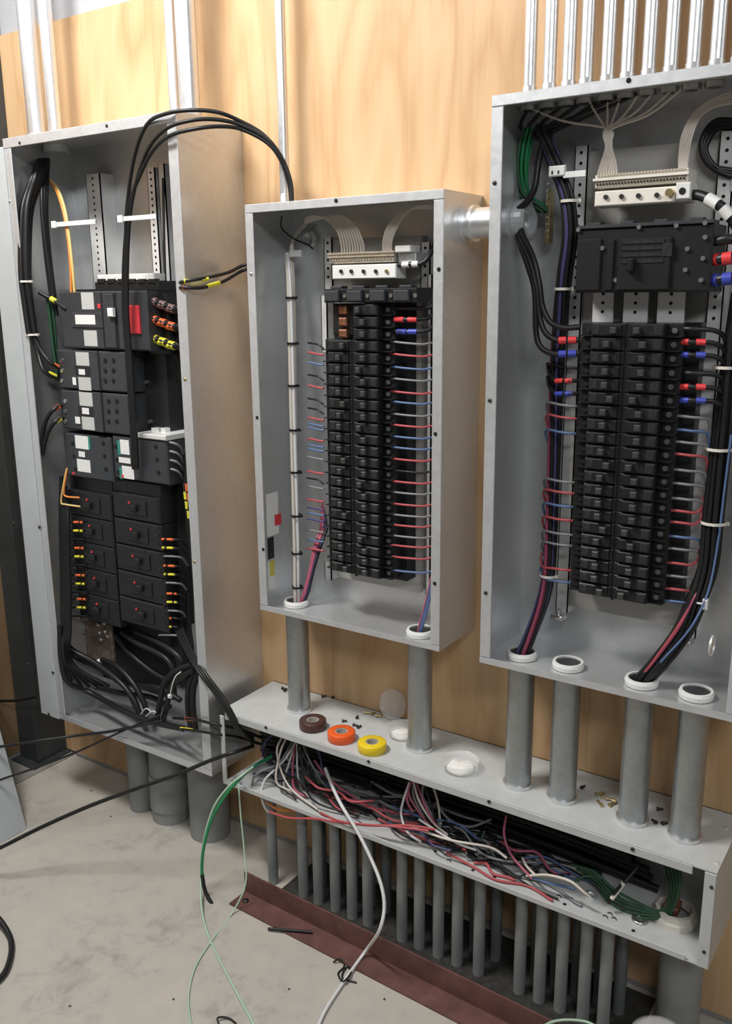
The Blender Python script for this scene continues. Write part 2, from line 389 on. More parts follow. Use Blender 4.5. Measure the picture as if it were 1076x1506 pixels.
# cover strip beside the tall panel
strip = obj('cover_strip', B().bbox(LX0-.078, LX0+.004, -LD-.006, -LD-.0025, LZ0-.002, LZ1-.02, .001), M['gpaint2'], panL, label='flat light grey cover strip')
for u, v in ((20, 770), (42, 977), (58, 775), (78, 989), (72, 1050)):
    p = at(u, v, y=-LD-.006)
    obj('screw', B().lathe(p, (0, -1, 0), [(.005, -.001), (.005, .0015), (.003, .003), (.0001, .0034)], 10), M['dscrew'], strip)

def prect(u0, v0, u1, v1, y):
    a = at(u0, v0, y=y); b = at(u1, v1, y=y); c = at(u0, v1, y=y); d = at(u1, v0, y=y)
    return (a.x+c.x)/2, (b.x+d.x)/2, (b.z+c.z)/2, (a.z+d.z)/2      # x0,x1,z0,z1
def pbox(name, u0, v0, u1, v1, yf, yb, m, parent, bev=.002, **kw):
    x0, x1, z0, z1 = prect(u0, v0, u1, v1, yf)
    return obj(name, B().bbox(x0, x1, yf, yb, z0, z1, bev), m, parent, **kw)
def rail(parent, x0, x1, z0, z1, y, holes=True, m='bus', z_h0=None, z_h1=None, pitch=.019):
    r = obj('mounting_rail', B().box(x0, x1, y, y+.004, z0, z1).box(x0, x0+.002, y, -.003, z0, z1).box(x1-.002, x1, y, -.003, z0, z1), M[m], parent)
    if holes:
        z = (z_h1 if z_h1 is not None else z1)-.012; me = None; xc = (x0+x1)/2
        while z > (z_h0 if z_h0 is not None else z0)+.008:
            if me is None: me = meshof(B().cyl((0, 0, 0), (0, -.0008, 0), .0032, 8), M['hole'])
            inst('hole', me, (xc, y, z), r)
            z -= pitch
    return r

# ---- breaker meshes, local: z centred, front face at y=0, x from 0 (outer terminal end) to w (centre)
def breaker_meshes(w, h, depth, mirror):
    sx = -1 if mirror else 1
    b = B(); X = lambda a: a*sx
    hh = h/2-.0006
    tl = w*.30                                           # terminal section length
    b.bbox(X(tl), X(w), .004, depth, -hh, hh, .0015)     # main body
    b.bbox(X(tl*.98), X(w*.93), 0.000, .004, -hh*.86, hh*.86, .0015)  # raised face
    b.bbox(X(0), X(tl), .026, depth, -hh, hh, .0015)     # terminal section set back
    b.box(X(.001), X(tl), .014, .026, -hh, -hh+.0022)    # barrier between poles
    b.bbox(X(w*.33), X(w*.48), -.0006, .002, -hh*.62, hh*.62, .0004, mi=1)   # rating plate
    b.box(X(w*.60), X(w*.86), -.0005, .001, -hh*.6, hh*.6, mi=2)       # toggle slot
    body = meshof(b, [M['black'], M['black3'], M['hole']])
    tg = meshof(B().bbox(-.006, .006, -.0105, .001, -hh*.5, hh*.5, .0015), M['toggle'])
    sc = meshof(B().cyl((0, 0, 0), (0, -.004, 0), .0052, 10).box(-.004, .004, -.0043, -.004, -.0008, .0008), M['dscrew'] if not mirror else M['tscrew'])
    return body, tg, sc
def breaker_col(parent, x_outer, w, ztop, zbot, n, yf, depth, mirror, tpos):
    h = (ztop-zbot)/n
    body, tg, sc = breaker_meshes(w, h, depth, mirror)
    sx = -1 if mirror else 1
    for i in range(n):
        z = ztop-(i+.5)*h
        o = inst('circuit_breaker', body, (x_outer, yf, z), parent)
        inst('toggle', tg, (x_outer+sx*w*(.66 if (i*7) % 5 else .79), yf, z), o)
        inst('terminal_screw', sc, (x_outer+sx*w*.16, yf+.026, z), o)
    return h

# ---------------- middle panel interior
yM = -.12
xa = at(571, 600, y=yM).x; xb = at(518.5, 600, y=yM).x; xc = at(516, 600, y=yM).x; xd = at(470, 600, y=yM).x
zt = at(548, 447, y=yM).z; zb = at(556, 853, y=yM).z
hM = (zt-zb)/24
obj('bus_base', B().box(xd+.004, xa+.012, -.062, -.012, zb-.012, zt), M['black'], panM)
obj('center_bus_cover', B().bbox(xc, xb, yM+.006, -.06, zb-.004, zt-3*hM, .001), M['black'], panM)
breaker_col(panM, xa, xa-xb, zt, zb, 24, yM, .058, True, .3)
breaker_col(panM, xd, xc-xd, zt-3*hM, zb, 21, yM, .058, False, .3)
# open bus section
ob = pbox('open_bus_section', 489, 446, 519, 493, -.095, -.062, M['black'], panM)
for k in range(3):
    z = zt-(k+.5)*hM
    obj('bus_stab', B().bbox(xd+.047, xd+.068, -.108, -.094, z-.009, z+.009, .003), M['copper'], panM)
# top cover bar
x0, x1, z0, z1 = prect(476, 427, 612, 443, -.118)
tb = obj('top_cover_bar', B().bbox(x0, x1, -.118, -.05, z0-.003, z1+.004, .002), M['black'], panM)
for k in range(4):
    xx = x0+(k+.5)*(x1-x0)/4
    obj('clip', B().bbox(xx-.022, xx+.016, -.128, -.117, z0, z1, .002).bbox(xx-.018, xx+.012, -.110, -.085, z1+.003, z1+.010, .002), M['black2'], tb)
    obj('screw', B().cyl((xx+.028, -.118, (z0+z1)/2), (xx+.028, -.121, (z0+z1)/2), .0045, 10), M['screw'], tb)
# rails
rail(panM, .115, .138, zt+.012, 1.66, -.028, z_h0=1.55)
rail(panM, .375, .398, zt+.012, 1.64, -.028, z_h0=1.55)
rail(panM, .405, .416, zb-.04, zt+.06, -.05, holes=False, m='galvd')
rail(panM, .105, .122, 1.40, 1.53, -.03, holes=False)
rail(panM, .10, .120, zb-.06, zb-.012, -.03, holes=False)
obj('mounting_pan', B().box(.139, .374, -.022, -.006, zb-.05, 1.655), M['pan'], panM)
# neutral bar
x0, x1, z0, z1 = prect(488, 389, 582, 410, -.10)
nb = obj('neutral_bar', B().bbox(x0, x1, -.10, -.06, z0, z1, .002), M['white'], panM, label='white neutral bar with tan terminal strip')
x2, x3, z2, z3 = prect(483, 371, 577, 388, -.10)
obj('terminal_strip', B().bbox(x2, x3, -.096, -.05, z2+.002, z3, .002).box(x2-.003, x3+.003, -.100, -.094, z2+.0145, z2+.0175).box(x2-.003, x3+.003, -.1, -.094, z3-.003, z3+.001), M['tan'], nb)
for k in range(22):
    xx = x2+.006+(x3-x2-.012)*k/21
    inst('terminal_screw', D.meshes.get('nbscrew') or (lambda m: (setattr(m, 'name', 'nbscrew'), m)[1])(meshof(B().cyl((0, 0, 0), (0, -.003, 0), .0021, 8), M['screw'])), (xx, -.096, z2+.008), nb)
for u in (502, 517, 535, 553, 569):
    p = at(u, 399, y=-.1)
    obj('screw', B().cyl(p, p+Vector((0, -.004, 0)), .0042, 10), M['dscrew' if u != 569 else 'brass'], nb)
lug = pbox('ground_lug', 580, 361, 603, 371, -.10, -.06, M['white'], panM)
pbox('lug_body', 585, 372, 611, 387, -.085, -.03, M['galvd'], panM)
# stickers on the left inner wall
def sticker(parent, x, quad, m, n='label'):
    pts = [at(u, v, x=x) for u, v in quad]
    y0 = min(p.y for p in pts); y1 = max(p.y for p in pts); z0 = (pts[2].z+pts[3].z)/2; z1 = (pts[0].z+pts[1].z)/2
    return obj(n, B().box(x, x+.0006, y0, y1, z0, z1), m, parent)
xs = MX0+.0027
sticker(panM, xs, ((391, 726), (408, 724), (409, 785), (393, 789)), M['labelw'])
sticker(panM, xs+.0007, ((404, 757), (413, 755), (413, 771), (404, 773)), M['redtag'])
sticker(panM, xs, ((393, 792), (402, 789), (402, 820), (394, 824)), M['black'])
sticker(panM, xs, ((394, 828), (403, 824), (404, 864), (396, 869)), M['labelw'])
sticker(panM, xs+.0007, ((397, 826), (403, 823), (403, 845), (397, 849)), M['labely'])

# ---------------- four-conduit panel interior
yR = -.14
xa2 = at(991, 600, y=yR).x; xb2 = at(915, 600, y=yR).x; xc2 = at(912, 600, y=yR).x; xd2 = at(843, 600, y=yR).x
zt2 = at(950, 476, y=yR).z; zb2 = at(945, 890, y=yR).z
obj('bus_base', B().box(xd2+.005, xa2+.022, -.080, -.012, zb2-.006, zt2), M['black'], panR)
obj('center_bus_cover', B().bbox(xc2, xb2, yR+.006, -.075, zb2-.004, zt2, .001), M['black'], panR)
hR = breaker_col(panR, xa2, xa2-xb2, zt2, zb2, 21, yR, .062, True, .3)
breaker_col(panR, xd2, xc2-xd2, zt2, zb2, 21, yR, .062, False, .3)
# main breaker block
x0, x1, z0, z1 = prect(847, 333, 1046, 430, -.135)
mb = obj('main_breaker', B().bbox(x0, x1, -.135, -.045, z0, z1, .003), M['black'], panR)
wb = x1-x0
obj('breaker_face', B().bbox(x0+wb*.33, x0+wb*.72, -.142, -.134, z0+.004, z1-.02, .002), M['black'], mb)
for k in range(4):
    zz = z1-.026-k*.011
    obj('rib', B().box(x0+wb*.36, x0+wb*.67, -.1435, -.141, zz-.003, zz+.003), M['black3'], mb)
obj('breaker_handle', B().bbox(x0+wb*.42, x0+wb*.47, -.158, -.141, z0+.036, z0+.058, .003), M['black'], mb)
obj('rating_plate', B().bbox(x0+wb*.66, x0+wb*.73, -.1436, -.141, z0+.06, z1-.03, .0005), M['black3'], mb)
for u, v in ((851, 338), (886, 365), (1037, 328), (1037, 349), (1011, 366), (1008, 397), (1034, 380), (906, 412), (1031, 412), (940, 334), (995, 332)):
    p = at(u, v, y=-.135)
    obj('terminal_screw', B().cyl(p, p+Vector((0, -.0045, 0)), .0040, 10), M['screw'], mb)
obj('top_lip', B().bbox(x0, x1, -.139, -.1, z1, z1+.006, .001), M['black2'], mb)
for k in range(4):
    xx = x0+wb*(.12+.25*k)
    obj('clip', B().bbox(xx-.012, xx+.012, -.13, -.11, z1+.005, z1+.011, .002), M['black2'], mb)
obj('left_barrier', B().bbox(x0+.002, x0+wb*.20, -.140, -.134, z0+.004, z1-.018, .002).bbox(x0+wb*.24, x0+wb*.3, -.140, -.134, z0+.004, z1-.02, .002), M['black'], mb)
# bus bars under the main breaker
for (a, b_) in ((871, 901), (916, 952), (966, 1006)):
    xx0, xx1, zz0, zz1 = prect(a, 424, b_, 478, -.075)
    bb = obj('bus_bar', B().bbox(xx0, xx1, -.075, -.068, zz0-.01, zz1+.01, .001), M['bus'], panR)
    for k in range(3):
        zz = zz1-.010-k*.0165
        obj('hole', B().cyl(((xx0+xx1)/2, -.075, zz), ((xx0+xx1)/2, -.0758, zz), .0032, 8), M['hole'], bb)
rail(panR, .722, .748, .87, 1.80, -.045, z_h0=zt2-.01)
rail(panR, .985, 1.012, .87, 1.80, -.045, z_h0=zt2-.01)
obj('mounting_pan', B().box(.749, .984, -.035, -.006, .885, 1.79), M['pan'], panR)
for xx in (.728, .99):
    obj('rail_foot', B().bbox(xx-.006, xx+.02, -.075, -.045, .862, .872, .002).cyl((xx+.007, -.06, .872), (xx+.007, -.06, .882), .006, 8), M['screw'], panR)
for u in (779, 808, 836, 862, 893, 922, 953, 985, 1018, 1052):
    x = at(u, 110, y=-.085).x
    obj('conduit_locknut', B().ring((x, -.085, RZ1-.012), (x, -.085, RZ1-.003), .011, .017, 12), M['screw'], panR)
# neutral bar
x0, x1, z0, z1 = prect(874, 277, 1013, 300, -.115)
nb2 = obj('neutral_bar', B().bbox(x0, x1, -.115, -.07, z0, z1, .002), M['cream'], panR, label='cream neutral bar with long terminal strip')
x2, x3, z2, z3 = prect(873, 252, 1010, 272, -.115)
obj('terminal_strip', B().bbox(x2, x3, -.110, -.055, z2, z3, .002).box(x2-.002, x3+.002, -.115, -.108, z2+.012, z2+.0165), M['cream'], nb2)
obj('terminal_face', B().box(x2+.002, x3-.002, -.1112, -.109, z2+.002, z2+.011), M['tan'], nb2)
me = meshof(B().cyl((0, 0, 0), (0, -.003, 0), .0024, 8), M['tan'])
mh = meshof(B().cyl((0, 0, 0), (0, -.002, 0), .0018, 8), M['hole'])
for k in range(28):
    xx = x2+.006+(x3-x2-.012)*k/27
    inst('terminal_screw', me, (xx, -.110, z2+.021), nb2); inst('hole', mh, (xx, -.1112, z2+.006), nb2)
for u, v in ((891, 290), (914, 289), (939, 288), (966, 287)):
    p = at(u, v, y=-.115)
    obj('screw', B().cyl(p, p+Vector((0, -.004, 0)), .0042, 10), M['dscrew'], nb2)
p = at(986, 284, y=-.115); obj('lug_screw', B().cyl(p, p+Vector((0, -.012, 0)), .0068, 12), M['brass'], nb2)
lg = pbox('lug', 993, 268, 1015, 293, -.122, -.08, M['white'], panR)
p = at(1003, 281, y=-.122); obj('lug_socket', B().cyl(p, p+Vector((0, -.001, 0)), .006, 10), M['hole'], lg)
# brass ground bar near the left wall
gb = obj('ground_bar', B().bbox(.668, .678, -.05, -.03, at(802, 358, y=-.04).z, at(802, 280, y=-.04).z, .001), M['brass'], panR, label='narrow brass ground bar')
for k in range(9):
    zz = at(802, 358, y=-.04).z+.010+k*.0125
    obj('screw', B().cyl((.673, -.05, zz), (.673, -.054, zz), .003, 8), M['screw'], gb)
obj('bracket', B().bbox(1.04, 1.055, -.045, -.004, 1.69, 1.76, .001).bbox(1.01, 1.075, -.05, -.045, 1.70, 1.722, .001), M['galvd'], panR)
p = at(1048, 950, x=RX1-.0027); obj('knockout', B().lathe(p, (-1, 0, 0), [(.016, 0), (.016, .003), (.012, .004), (.012, .0015), (.0001, .0015)], 18), M['galvd'], panR)

# ------------------------------------------------------------------ bushings / conduits
def conduit(name, x, y, z0, z1, r, m, label, group=None, cat='conduit', coupling=None, foot=False, nut=True):
    t = thing(name, (x, y, z0), label, cat, group)
    obj('pipe', B().ring((x, y, z0), (x, y, z1), r*.9, r, 24), M[m], t)
    if nut:
        obj('dark_disc', B().cyl((x, y, z0+.0002), (x, y, z0+.001), r*.89, 20), M['hole'], t)  # black disc; the dark of the pipe mouth is put into its colour
        obj('locknut', B().ring((x, y, z0), (x, y, z0+.007), r, r*1.16, 16), M['emt'], t)
    if coupling:
        for a, b_ in coupling: obj('coupling', B().ring((x, y, a), (x, y, b_), r, r*1.07, 24), M[m], t)
    return t
def bushing(parent, x, y, z, r, m='white', h=.014):
    obj('bushing', B().lathe((x, y, z), (0, 0, 1), [(r*1.10, 0), (r*1.14, h*.6), (r*1.05, h), (r*.90, h), (r*.90, h*.72)], 28, smooth=False), M[m], parent)
for (x, yb, yt, lab) in ((.062, -.100, -.095, 'left'), (.4255, -.108, -.1, 'right')):
    c = conduit('steel_conduit', x, yb, TZ1+.0005, MZ0+.0135, .0285, 'rigid', 'short rigid conduit from the narrower panel down to the trough, ' + ('beside the brown tape roll' if lab == 'left' else 'beside the clear tubs'), 'rigid conduits standing on the trough')
    bushing(c, x, yb, MZ0+.0035, .0285)
for x, lab in ((.6862, 'holding red and violet wires'), (.7875, 'with empty bushing beside the violet wires'), (.9376, 'holding the thick black bundle'), (1.041, 'with empty bushing nearest the trough end')):
    c = conduit('steel_conduit', x, -.130, TZ1+.0005, RZ0+.0135, .0285, 'rigid', 'short rigid conduit under the four-conduit panel '+lab, 'rigid conduits standing on the trough')
    bushing(c, x, -.130, RZ0+.0035, .0285)
# conduits above the panels
def topconduit(u, v, y, z0, r, label, group):
    x = at(u, v, y=y).x
    t = thing('steel_conduit', (x, y, z0), label, 'conduit', group)
    obj('pipe', B().cyl((x, y, z0), (x, y, ZC), r, 24), M['emt'], t)
    obj('connector', B().lathe((x, y, z0), (0, 0, 1), [(r*1.22, 0), (r*1.22, .012), (r*1.12, .013), (r*1.12, .03), (r, .031)], 20), M['emt'], t)
    return t
topconduit(51, 150, -.085, LZ1, .0255, 'thick shiny conduit entering the tall panel top above its black cable bundle', None)
topconduit(78, 150, -.085, LZ1, .0175, 'slimmer shiny conduit beside the thick one on the tall panel top', None)
topconduit(255, 130, -.085, LZ1, .0125, 'slim shiny conduit on the tall panel top touching its thicker neighbour', None)
topconduit(278, 130, -.085, LZ1, .0245, 'thick shiny conduit on the tall panel top where the cables loop over', None)
topconduit(415, 150, -.05, MZ1, .0115, 'thin single conduit rising from the narrower panel top', None)
for k, u in enumerate((779, 808, 836, 862, 893, 922, 953, 985, 1018, 1052)):
    topconduit(u, 110, -.085, RZ1, .0118, 'slim conduit above the four-conduit panel, '+nth('top')+' in the row from the bare plywood', 'row of conduits above the four-conduit panel')
for k in range(3):
    x = at(1052, 110, y=-.085).x+.037*(k+1)
    if x < RX1-.02: topconduit(1052+32*(k+1), 110, -.085, RZ1, .0118, 'slim conduit above the four-conduit panel, '+nth('top')+' in the row from the bare plywood', 'row of conduits above the four-conduit panel')
# nipple between the two panels
pz = 1.669; py = -.075
t = thing('conduit_nipple', (.56, py, pz-.03), 'short horizontal conduit joining the narrower panel to its neighbour', 'conduit')
obj('pipe', B().ring((MX1-.008, py, pz), (RX0+.012, py, pz), .027, .030, 24), M['emt'], t)
obj('coupling_ring', B().ring((MX1+.018, py, pz), (MX1+.025, py, pz), .03, .036, 24), M['emt'], t)
obj('locknut', B().ring((MX1+.0005, py, pz), (MX1+.007, py, pz), .03, .037, 12), M['emt'], t)
obj('bushing', B().lathe((RX0+.0030, py, pz), (1, 0, 0), [(.038, 0), (.040, .008), (.040, .022), (.034, .026), (.0275, .026), (.0275, .0)], 28, smooth=False), M['galvd'], t)

# ------------------------------------------------------------------ trough
tr = thing('wireway_trough', ((TX0+TX1)/2, -TD/2, TZ0), 'long light grey wireway trough with its front open and wires inside', 'wireway')
th = .0025
obj('back_wall', B().box(TX0, TX1, -.003, -.0005, TZ0, TZ1), M['gpaint'], tr)
lid = B()
c = .018
lid.add([(TX0, -.0005, TZ1-th), (TX1, -.0005, TZ1-th), (TX1, -TD, TZ1-th), (TX0+c, -TD, TZ1-th), (TX0, -TD+c*1.6, TZ1-th),
         (TX0, -.0005, TZ1), (TX1, -.0005, TZ1), (TX1, -TD, TZ1), (TX0+c, -TD, TZ1), (TX0, -TD+c*1.6, TZ1)],
        [(4, 3, 2, 1, 0), (5, 6, 7, 8, 9), (0, 1, 6, 5), (1, 2, 7, 6), (2, 3, 8, 7), (3, 4, 9, 8), (4, 0, 5, 9)])
obj('top_wall', lid, M['gpaint'], tr)
xe = at(1019, 1270, y=-TD).x
toplip = obj('top_lip', B().bbox(TX0+c, xe, -TD-.002, -TD+.001, TZ1-.0185, TZ1, .001), M['gpaint'], tr)
obj('bottom_wall', B().box(TX0, TX1, -TD, -.003, TZ0, TZ0+th), M['gpaint'], tr)
botlip = obj('bottom_lip', B().bbox(TX0+.012, at(1008, 1405, y=-TD).x, -TD-.002, -TD+.001, TZ0, TZ0+.013, .001), M['gpaint'], tr)
obj('end_wall', B().box(TX1-th, TX1, -TD, -.003, TZ0+th, TZ1-th), M['gpaint'], tr)
obj('end_flange', B().bbox(TX1-.021, TX1, -TD-.002, -TD+.001, TZ0, TZ1-.004, .001), M['gpaint'], tr)
obj('end_flange', B().bbox(TX0, TX0+.014, -TD-.002, -TD+.001, TZ0, TZ1-.012, .001), M['gpaint'], tr)
for u, v in ((391, 1070), (542, 1120), (719, 1179), (930, 1249)):
    p = at(u, v, y=-TD-.002); obj('screw', B().cyl(p, p+Vector((0, -.0015, 0)), .0042, 10), M['dscrew'], toplip)
for u, v in ((1046, 1305), (1035, 1400)):
    p = at(u, v, y=-TD-.002); obj('screw', B().cyl(p, p+Vector((0, -.0015, 0)), .0035, 10), M['dscrew'], tr)
for u, v in ((695, 1280), (727, 1290), (931, 1369), (640, 1252), (830, 1330), (672, 1262)):
    p = at(u, v, z=TZ0+th); obj('hole', B().cyl(p, p+Vector((0, 0, .0008)), .004, 10), M['dscrew'], tr)
for u, v in ((1060, 1270), (1074, 1218)):
    p = at(u-6, v, z=TZ1); obj('screw', B().lathe(p, (0, 0, 1), [(.006, 0), (.005, .0015), (.0001, .002)], 10), M['gpaint'], tr)

# ------------------------------------------------------------------ PVC conduits
rowlab = 'grey plastic conduit in the close row under the trough, behind the red steel angle'
pv = [(401, 1264), (445, 1264), (467, 1264), (492, 1264), (516.6, 1264), (540, 1264), (591, 1264), (617, 1264), (645, 1330), (672, 1398), (704, 1398), (765, 1398), (795, 1398), (827, 1398), (862, 1398), (893, 1398)]
for u, v in pv:
    x = at(u, v, y=-.165).x
    t = thing('plastic_conduit', (x, -.165, 0), 'grey plastic conduit behind the red angle, '+nth('pvc')+' from the open end of the trough', 'conduit', 'front row of conduits under the trough')
    obj('pipe', B().cyl((x, -.165, 0), (x, -.165, TZ0-.001), .0134, 20), M['pvc'], t)
    obj('adapter', B().cyl((x, -.165, TZ0-.03), (x, -.165, TZ0-.0005), .016, 20), M['pvc'], t)
xs_ = [at(u, v, y=-.165).x for u, v in pv]
used_ = []
for x in [x+.012 for x in xs_[1:]]+[at(562, 1264, y=-.105).x, at(746, 1398, y=-.105).x]:
    if x > .93 or any(abs(x-q) < .034 for q in used_): continue
    used_.append(x)
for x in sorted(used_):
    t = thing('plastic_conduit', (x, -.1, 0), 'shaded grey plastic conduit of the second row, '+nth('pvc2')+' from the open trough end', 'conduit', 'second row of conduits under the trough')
    obj('pipe', B().cyl((x, -.1, 0), (x, -.1, TZ0-.001), .0134, 18), M['pvc_shade'], t)
    obj('adapter', B().cyl((x, -.1, TZ0-.03), (x, -.1, TZ0-.0005), .016, 18), M['pvc_shade'], t)
px_ = at(1000, 1440, y=-.09)
t = thing('plastic_conduit', (px_.x, -.09, 0), 'wide grey plastic conduit under the closed end of the trough', 'conduit')
obj('pipe', B().cyl((px_.x, -.09, 0), (px_.x, -.09, TZ0-.001), .044, 28), M['pvc'], t)
obj('adapter', B().cyl((px_.x, -.09, TZ0-.045), (px_.x, -.09, TZ0-.0005), .049, 28), M['pvc'], t)
# under the tall panel
for u, y, r, lab, cp in ((204, -.10, .0365, 'narrow grey plastic conduit under the tall panel', None), (244, -.085, .057, 'grey plastic conduit with a coupling collar under the tall panel', [(.04, .15)]), (300, -.085, .058, 'smooth wide grey plastic conduit under the tall panel near the trough', None)):
    x = at(u, 1165, y=y-r*.3).x
    conduit('plastic_conduit', x, y, 0, LZ0-.0005, r, 'pvc', lab, 'conduits under the tall panel', coupling=cp, nut=False)
    
# ------------------------------------------------------------------ red angle iron on the floor
ang = math.atan2(-.022, .66)
a0 = Vector((-.028, -.2345, 0)); dx = Vector((math.cos(ang), math.sin(ang), 0)); dy = Vector((-math.sin(ang), math.cos(ang), 0)); dz = Vector((0, 0, 1))
LEN = 1.0
prof = [(0, 0), (-.064, 0), (-.064, .005), (-.005, .005), (-.005, .062), (0, .062)]
b = B(); n = len(prof)
vs_ = [a0+dy*p+dz*q for p, q in prof]+[a0+dx*LEN+dy*p+dz*q for p, q in prof]
b.add(vs_, [(0, 1, 2, 3), (3, 4, 5, 0), (9, 8, 7, 6), (6, 11, 10, 9)]+[(i, (i+1) % n, n+(i+1) % n, n+i) for i in range(n)])
t = thing('angle_iron', a0, 'red-brown primed steel angle lying on the floor before the conduit row', 'steel angle')
obj('angle_bar', b, M['primer'], t)
p = a0+dx*.03+dy*(-.035)+dz*.005
obj('bolt', B().lathe(p, (0, 0, 1), [(.009, 0), (.009, .004), (.0001, .005)], 6), M['dscrew'], t)

# @@PART2
# ------------------------------------------------------------------ tall panel interior
yL = -.17
def lrail(u0, u1, v0, v1, y, **kw):
    x0, x1, z0, z1 = prect(u0, v0, u1, v1, y); return rail(panL, x0, x1, z0, z1, y, **kw)
lrail(132, 152, 255, 425, -.05, m='bus', pitch=.016)
lrail(221, 232, 246, 425, -.05, m='bus', pitch=.016)
lrail(237, 246, 240, 425, -.046, m='galvd', holes=False)
bp_ = prect(100, 425, 236, 1000, -.045)
obj('interior_pan', B().box(bp_[0], bp_[1], -.045, -.03, bp_[2], bp_[3]), M['black'], panL)
pbox('neutral_bar', 143, 403, 226, 413, -.13, -.09, M['white'], panL)
tb = pbox('top_barrier', 139, 414, 232, 428, -.135, -.05, M['black'], panL)
for k in range(6):
    pbox('tooth', 142+k*15, 410, 152+k*15, 417, -.138, -.12, M['black'], tb)
def lab(parent, rects, y, m):
    for (a, b_, c_, d_) in rects:
        x0, x1, z0, z1 = prect(a, b_, c_, d_, y)
        obj('sticker', B().box(x0, x1, y-.0008, y, z0, z1), M[m], parent)
# main molded-case breaker with red tag
mbk = pbox('main_breaker', 90, 428, 217, 514, yL, -.05, M['black2'], panL, bev=.004)
lab(mbk, ((120, 430, 138, 455), (124, 486, 143, 509)), yL, 'label'); lab(mbk, ((111, 463, 140, 477),), yL-.003, 'labelw')
pbox('label_plate', 105, 460, 150, 482, yL-.003, yL, M['black2'], mbk)
sl = pbox('handle_slot', 153, 432, 168, 512, yL-.006, yL, M['black2'], mbk)
pbox('toggle', 157, 453, 165, 466, yL-.016, yL-.006, M['labelw'], mbk)
pbox('indicator', 143, 447, 147, 454, yL-.002, yL, M['redtag'], mbk)
pbox('red_tag', 187, 449, 204, 491, yL-.006, yL, M['redtag'], mbk, label='red tag')
pbox('cover_groove', 150, 430, 152, 513, yL-.001, yL, M['hole'], mbk); pbox('cover_groove', 171, 430, 173, 513, yL-.001, yL, M['hole'], mbk)
lt = pbox('lug_housing', 217, 432, 247, 521, -.125, -.05, M['black'], panL)
for v in (447, 474, 502):
    pbox('lug', 219, v-7, 229, v+7, -.135, -.12, M['dscrew'], lt)
# double stacked breakers below
for (u0, v0, u1, v1, rects, whites, dots) in (
    (85, 516, 186, 574, ((112, 518, 131, 538), (116, 555, 134, 574)), ((116, 543, 125, 551), (107, 555, 112, 566)), (530, 545, 560)),
    (90, 577, 190, 635, ((117, 577, 136, 597), (121, 613, 139, 632)), ((121, 600, 131, 609), (111, 613, 118, 623)), (590, 605, 620))):
    k = pbox('molded_breaker', u0, v0, u1, v1, yL, -.05, M['black2'], panL, bev=.004)
    lab(k, rects, yL, 'label'); lab(k, whites, yL-.002, 'labelw')
    x0, x1, z0, z1 = prect(u0+26, (v0+v1)/2-7, u0+58, (v0+v1)/2+7, yL)
    obj('toggle_slot', B().bbox(x0, x1, yL-.002, yL, z0, z1, .001), M['black'], k)
    x0, x1, z0, z1 = prect(u0+50, v0, u0+62, v1, yL); obj('raised_band', B().bbox(x0, x1, yL-.006, yL, z0, z1, .002), M['black2'], k)
    for v in dots:
        for du, mm in ((70, 'hole'), (82, 'hole'), (6, 'screw')):
            p = at(u0+du, v, y=yL)
            obj('terminal_screw' if mm == 'screw' else 'wire_port', B().cyl(p, p+Vector((0, -.002, 0)), .006, 10), M[mm], k)
rb = pbox('side_lug_block', 190, 517, 246, 634, -.11, -.05, M['black'], panL)
for u, v in ((198, 545), (201, 565), (203, 583), (205, 602), (206, 620), (216, 562), (221, 620)):
    p = at(u, v, y=-.11); obj('terminal_screw', B().cyl(p, p+Vector((0, -.005, 0)), .005, 10), M['screw'], rb)
pbox('tin_link', 222, 630, 232, 639, -.13, -.11, M['bus'], rb); pbox('tin_link', 236, 630, 242, 639, -.13, -.11, M['bus'], rb)
# third tier
for (u0, v0, u1, v1, lw, mid, tl, pu) in ((95, 640, 164, 704, ((111, 641, 130, 660), (114, 676, 133, 694)), ((116, 664, 125, 672),), ((130, 642, 133, 661),), (101, 146)),
                             (167, 645, 246, 708, ((177, 647, 190, 668), (180, 686, 197, 704)), ((175, 673, 192, 681),), ((173, 648, 177, 669), (176, 687, 180, 704)), (164, 223))):
    k = pbox('molded_breaker', u0, v0, u1, v1, yL+.004, -.05, M['black2'], panL, bev=.004)
    lab(k, lw, yL+.004, 'labelw'); lab(k, mid, yL+.0025, 'labelw'); lab(k, tl, yL+.0035, 'teal')
    for j in range(3):
        for uu in pu:
            p = at(uu+j*2+6, v0+12+j*19, y=yL+.004); obj('wire_port', B().cyl(p, p+Vector((0, -.0015, 0)), .006, 10), M['hole'], k)
    p = at(u0+14, v1-8, y=yL+.004); obj('indicator', B().cyl(p, p+Vector((0, -.003, 0)), .004, 8), M['redtag'], k)
pbox('top_shelf', 200, 639, 243, 646, -.17, -.06, M['bus'], panL)
pbox('blank_filler', 103, 702, 165, 724, -.14, -.05, M['black'], panL)
pbox('blank_filler', 166, 708, 236, 727, -.14, -.05, M['black'], panL)
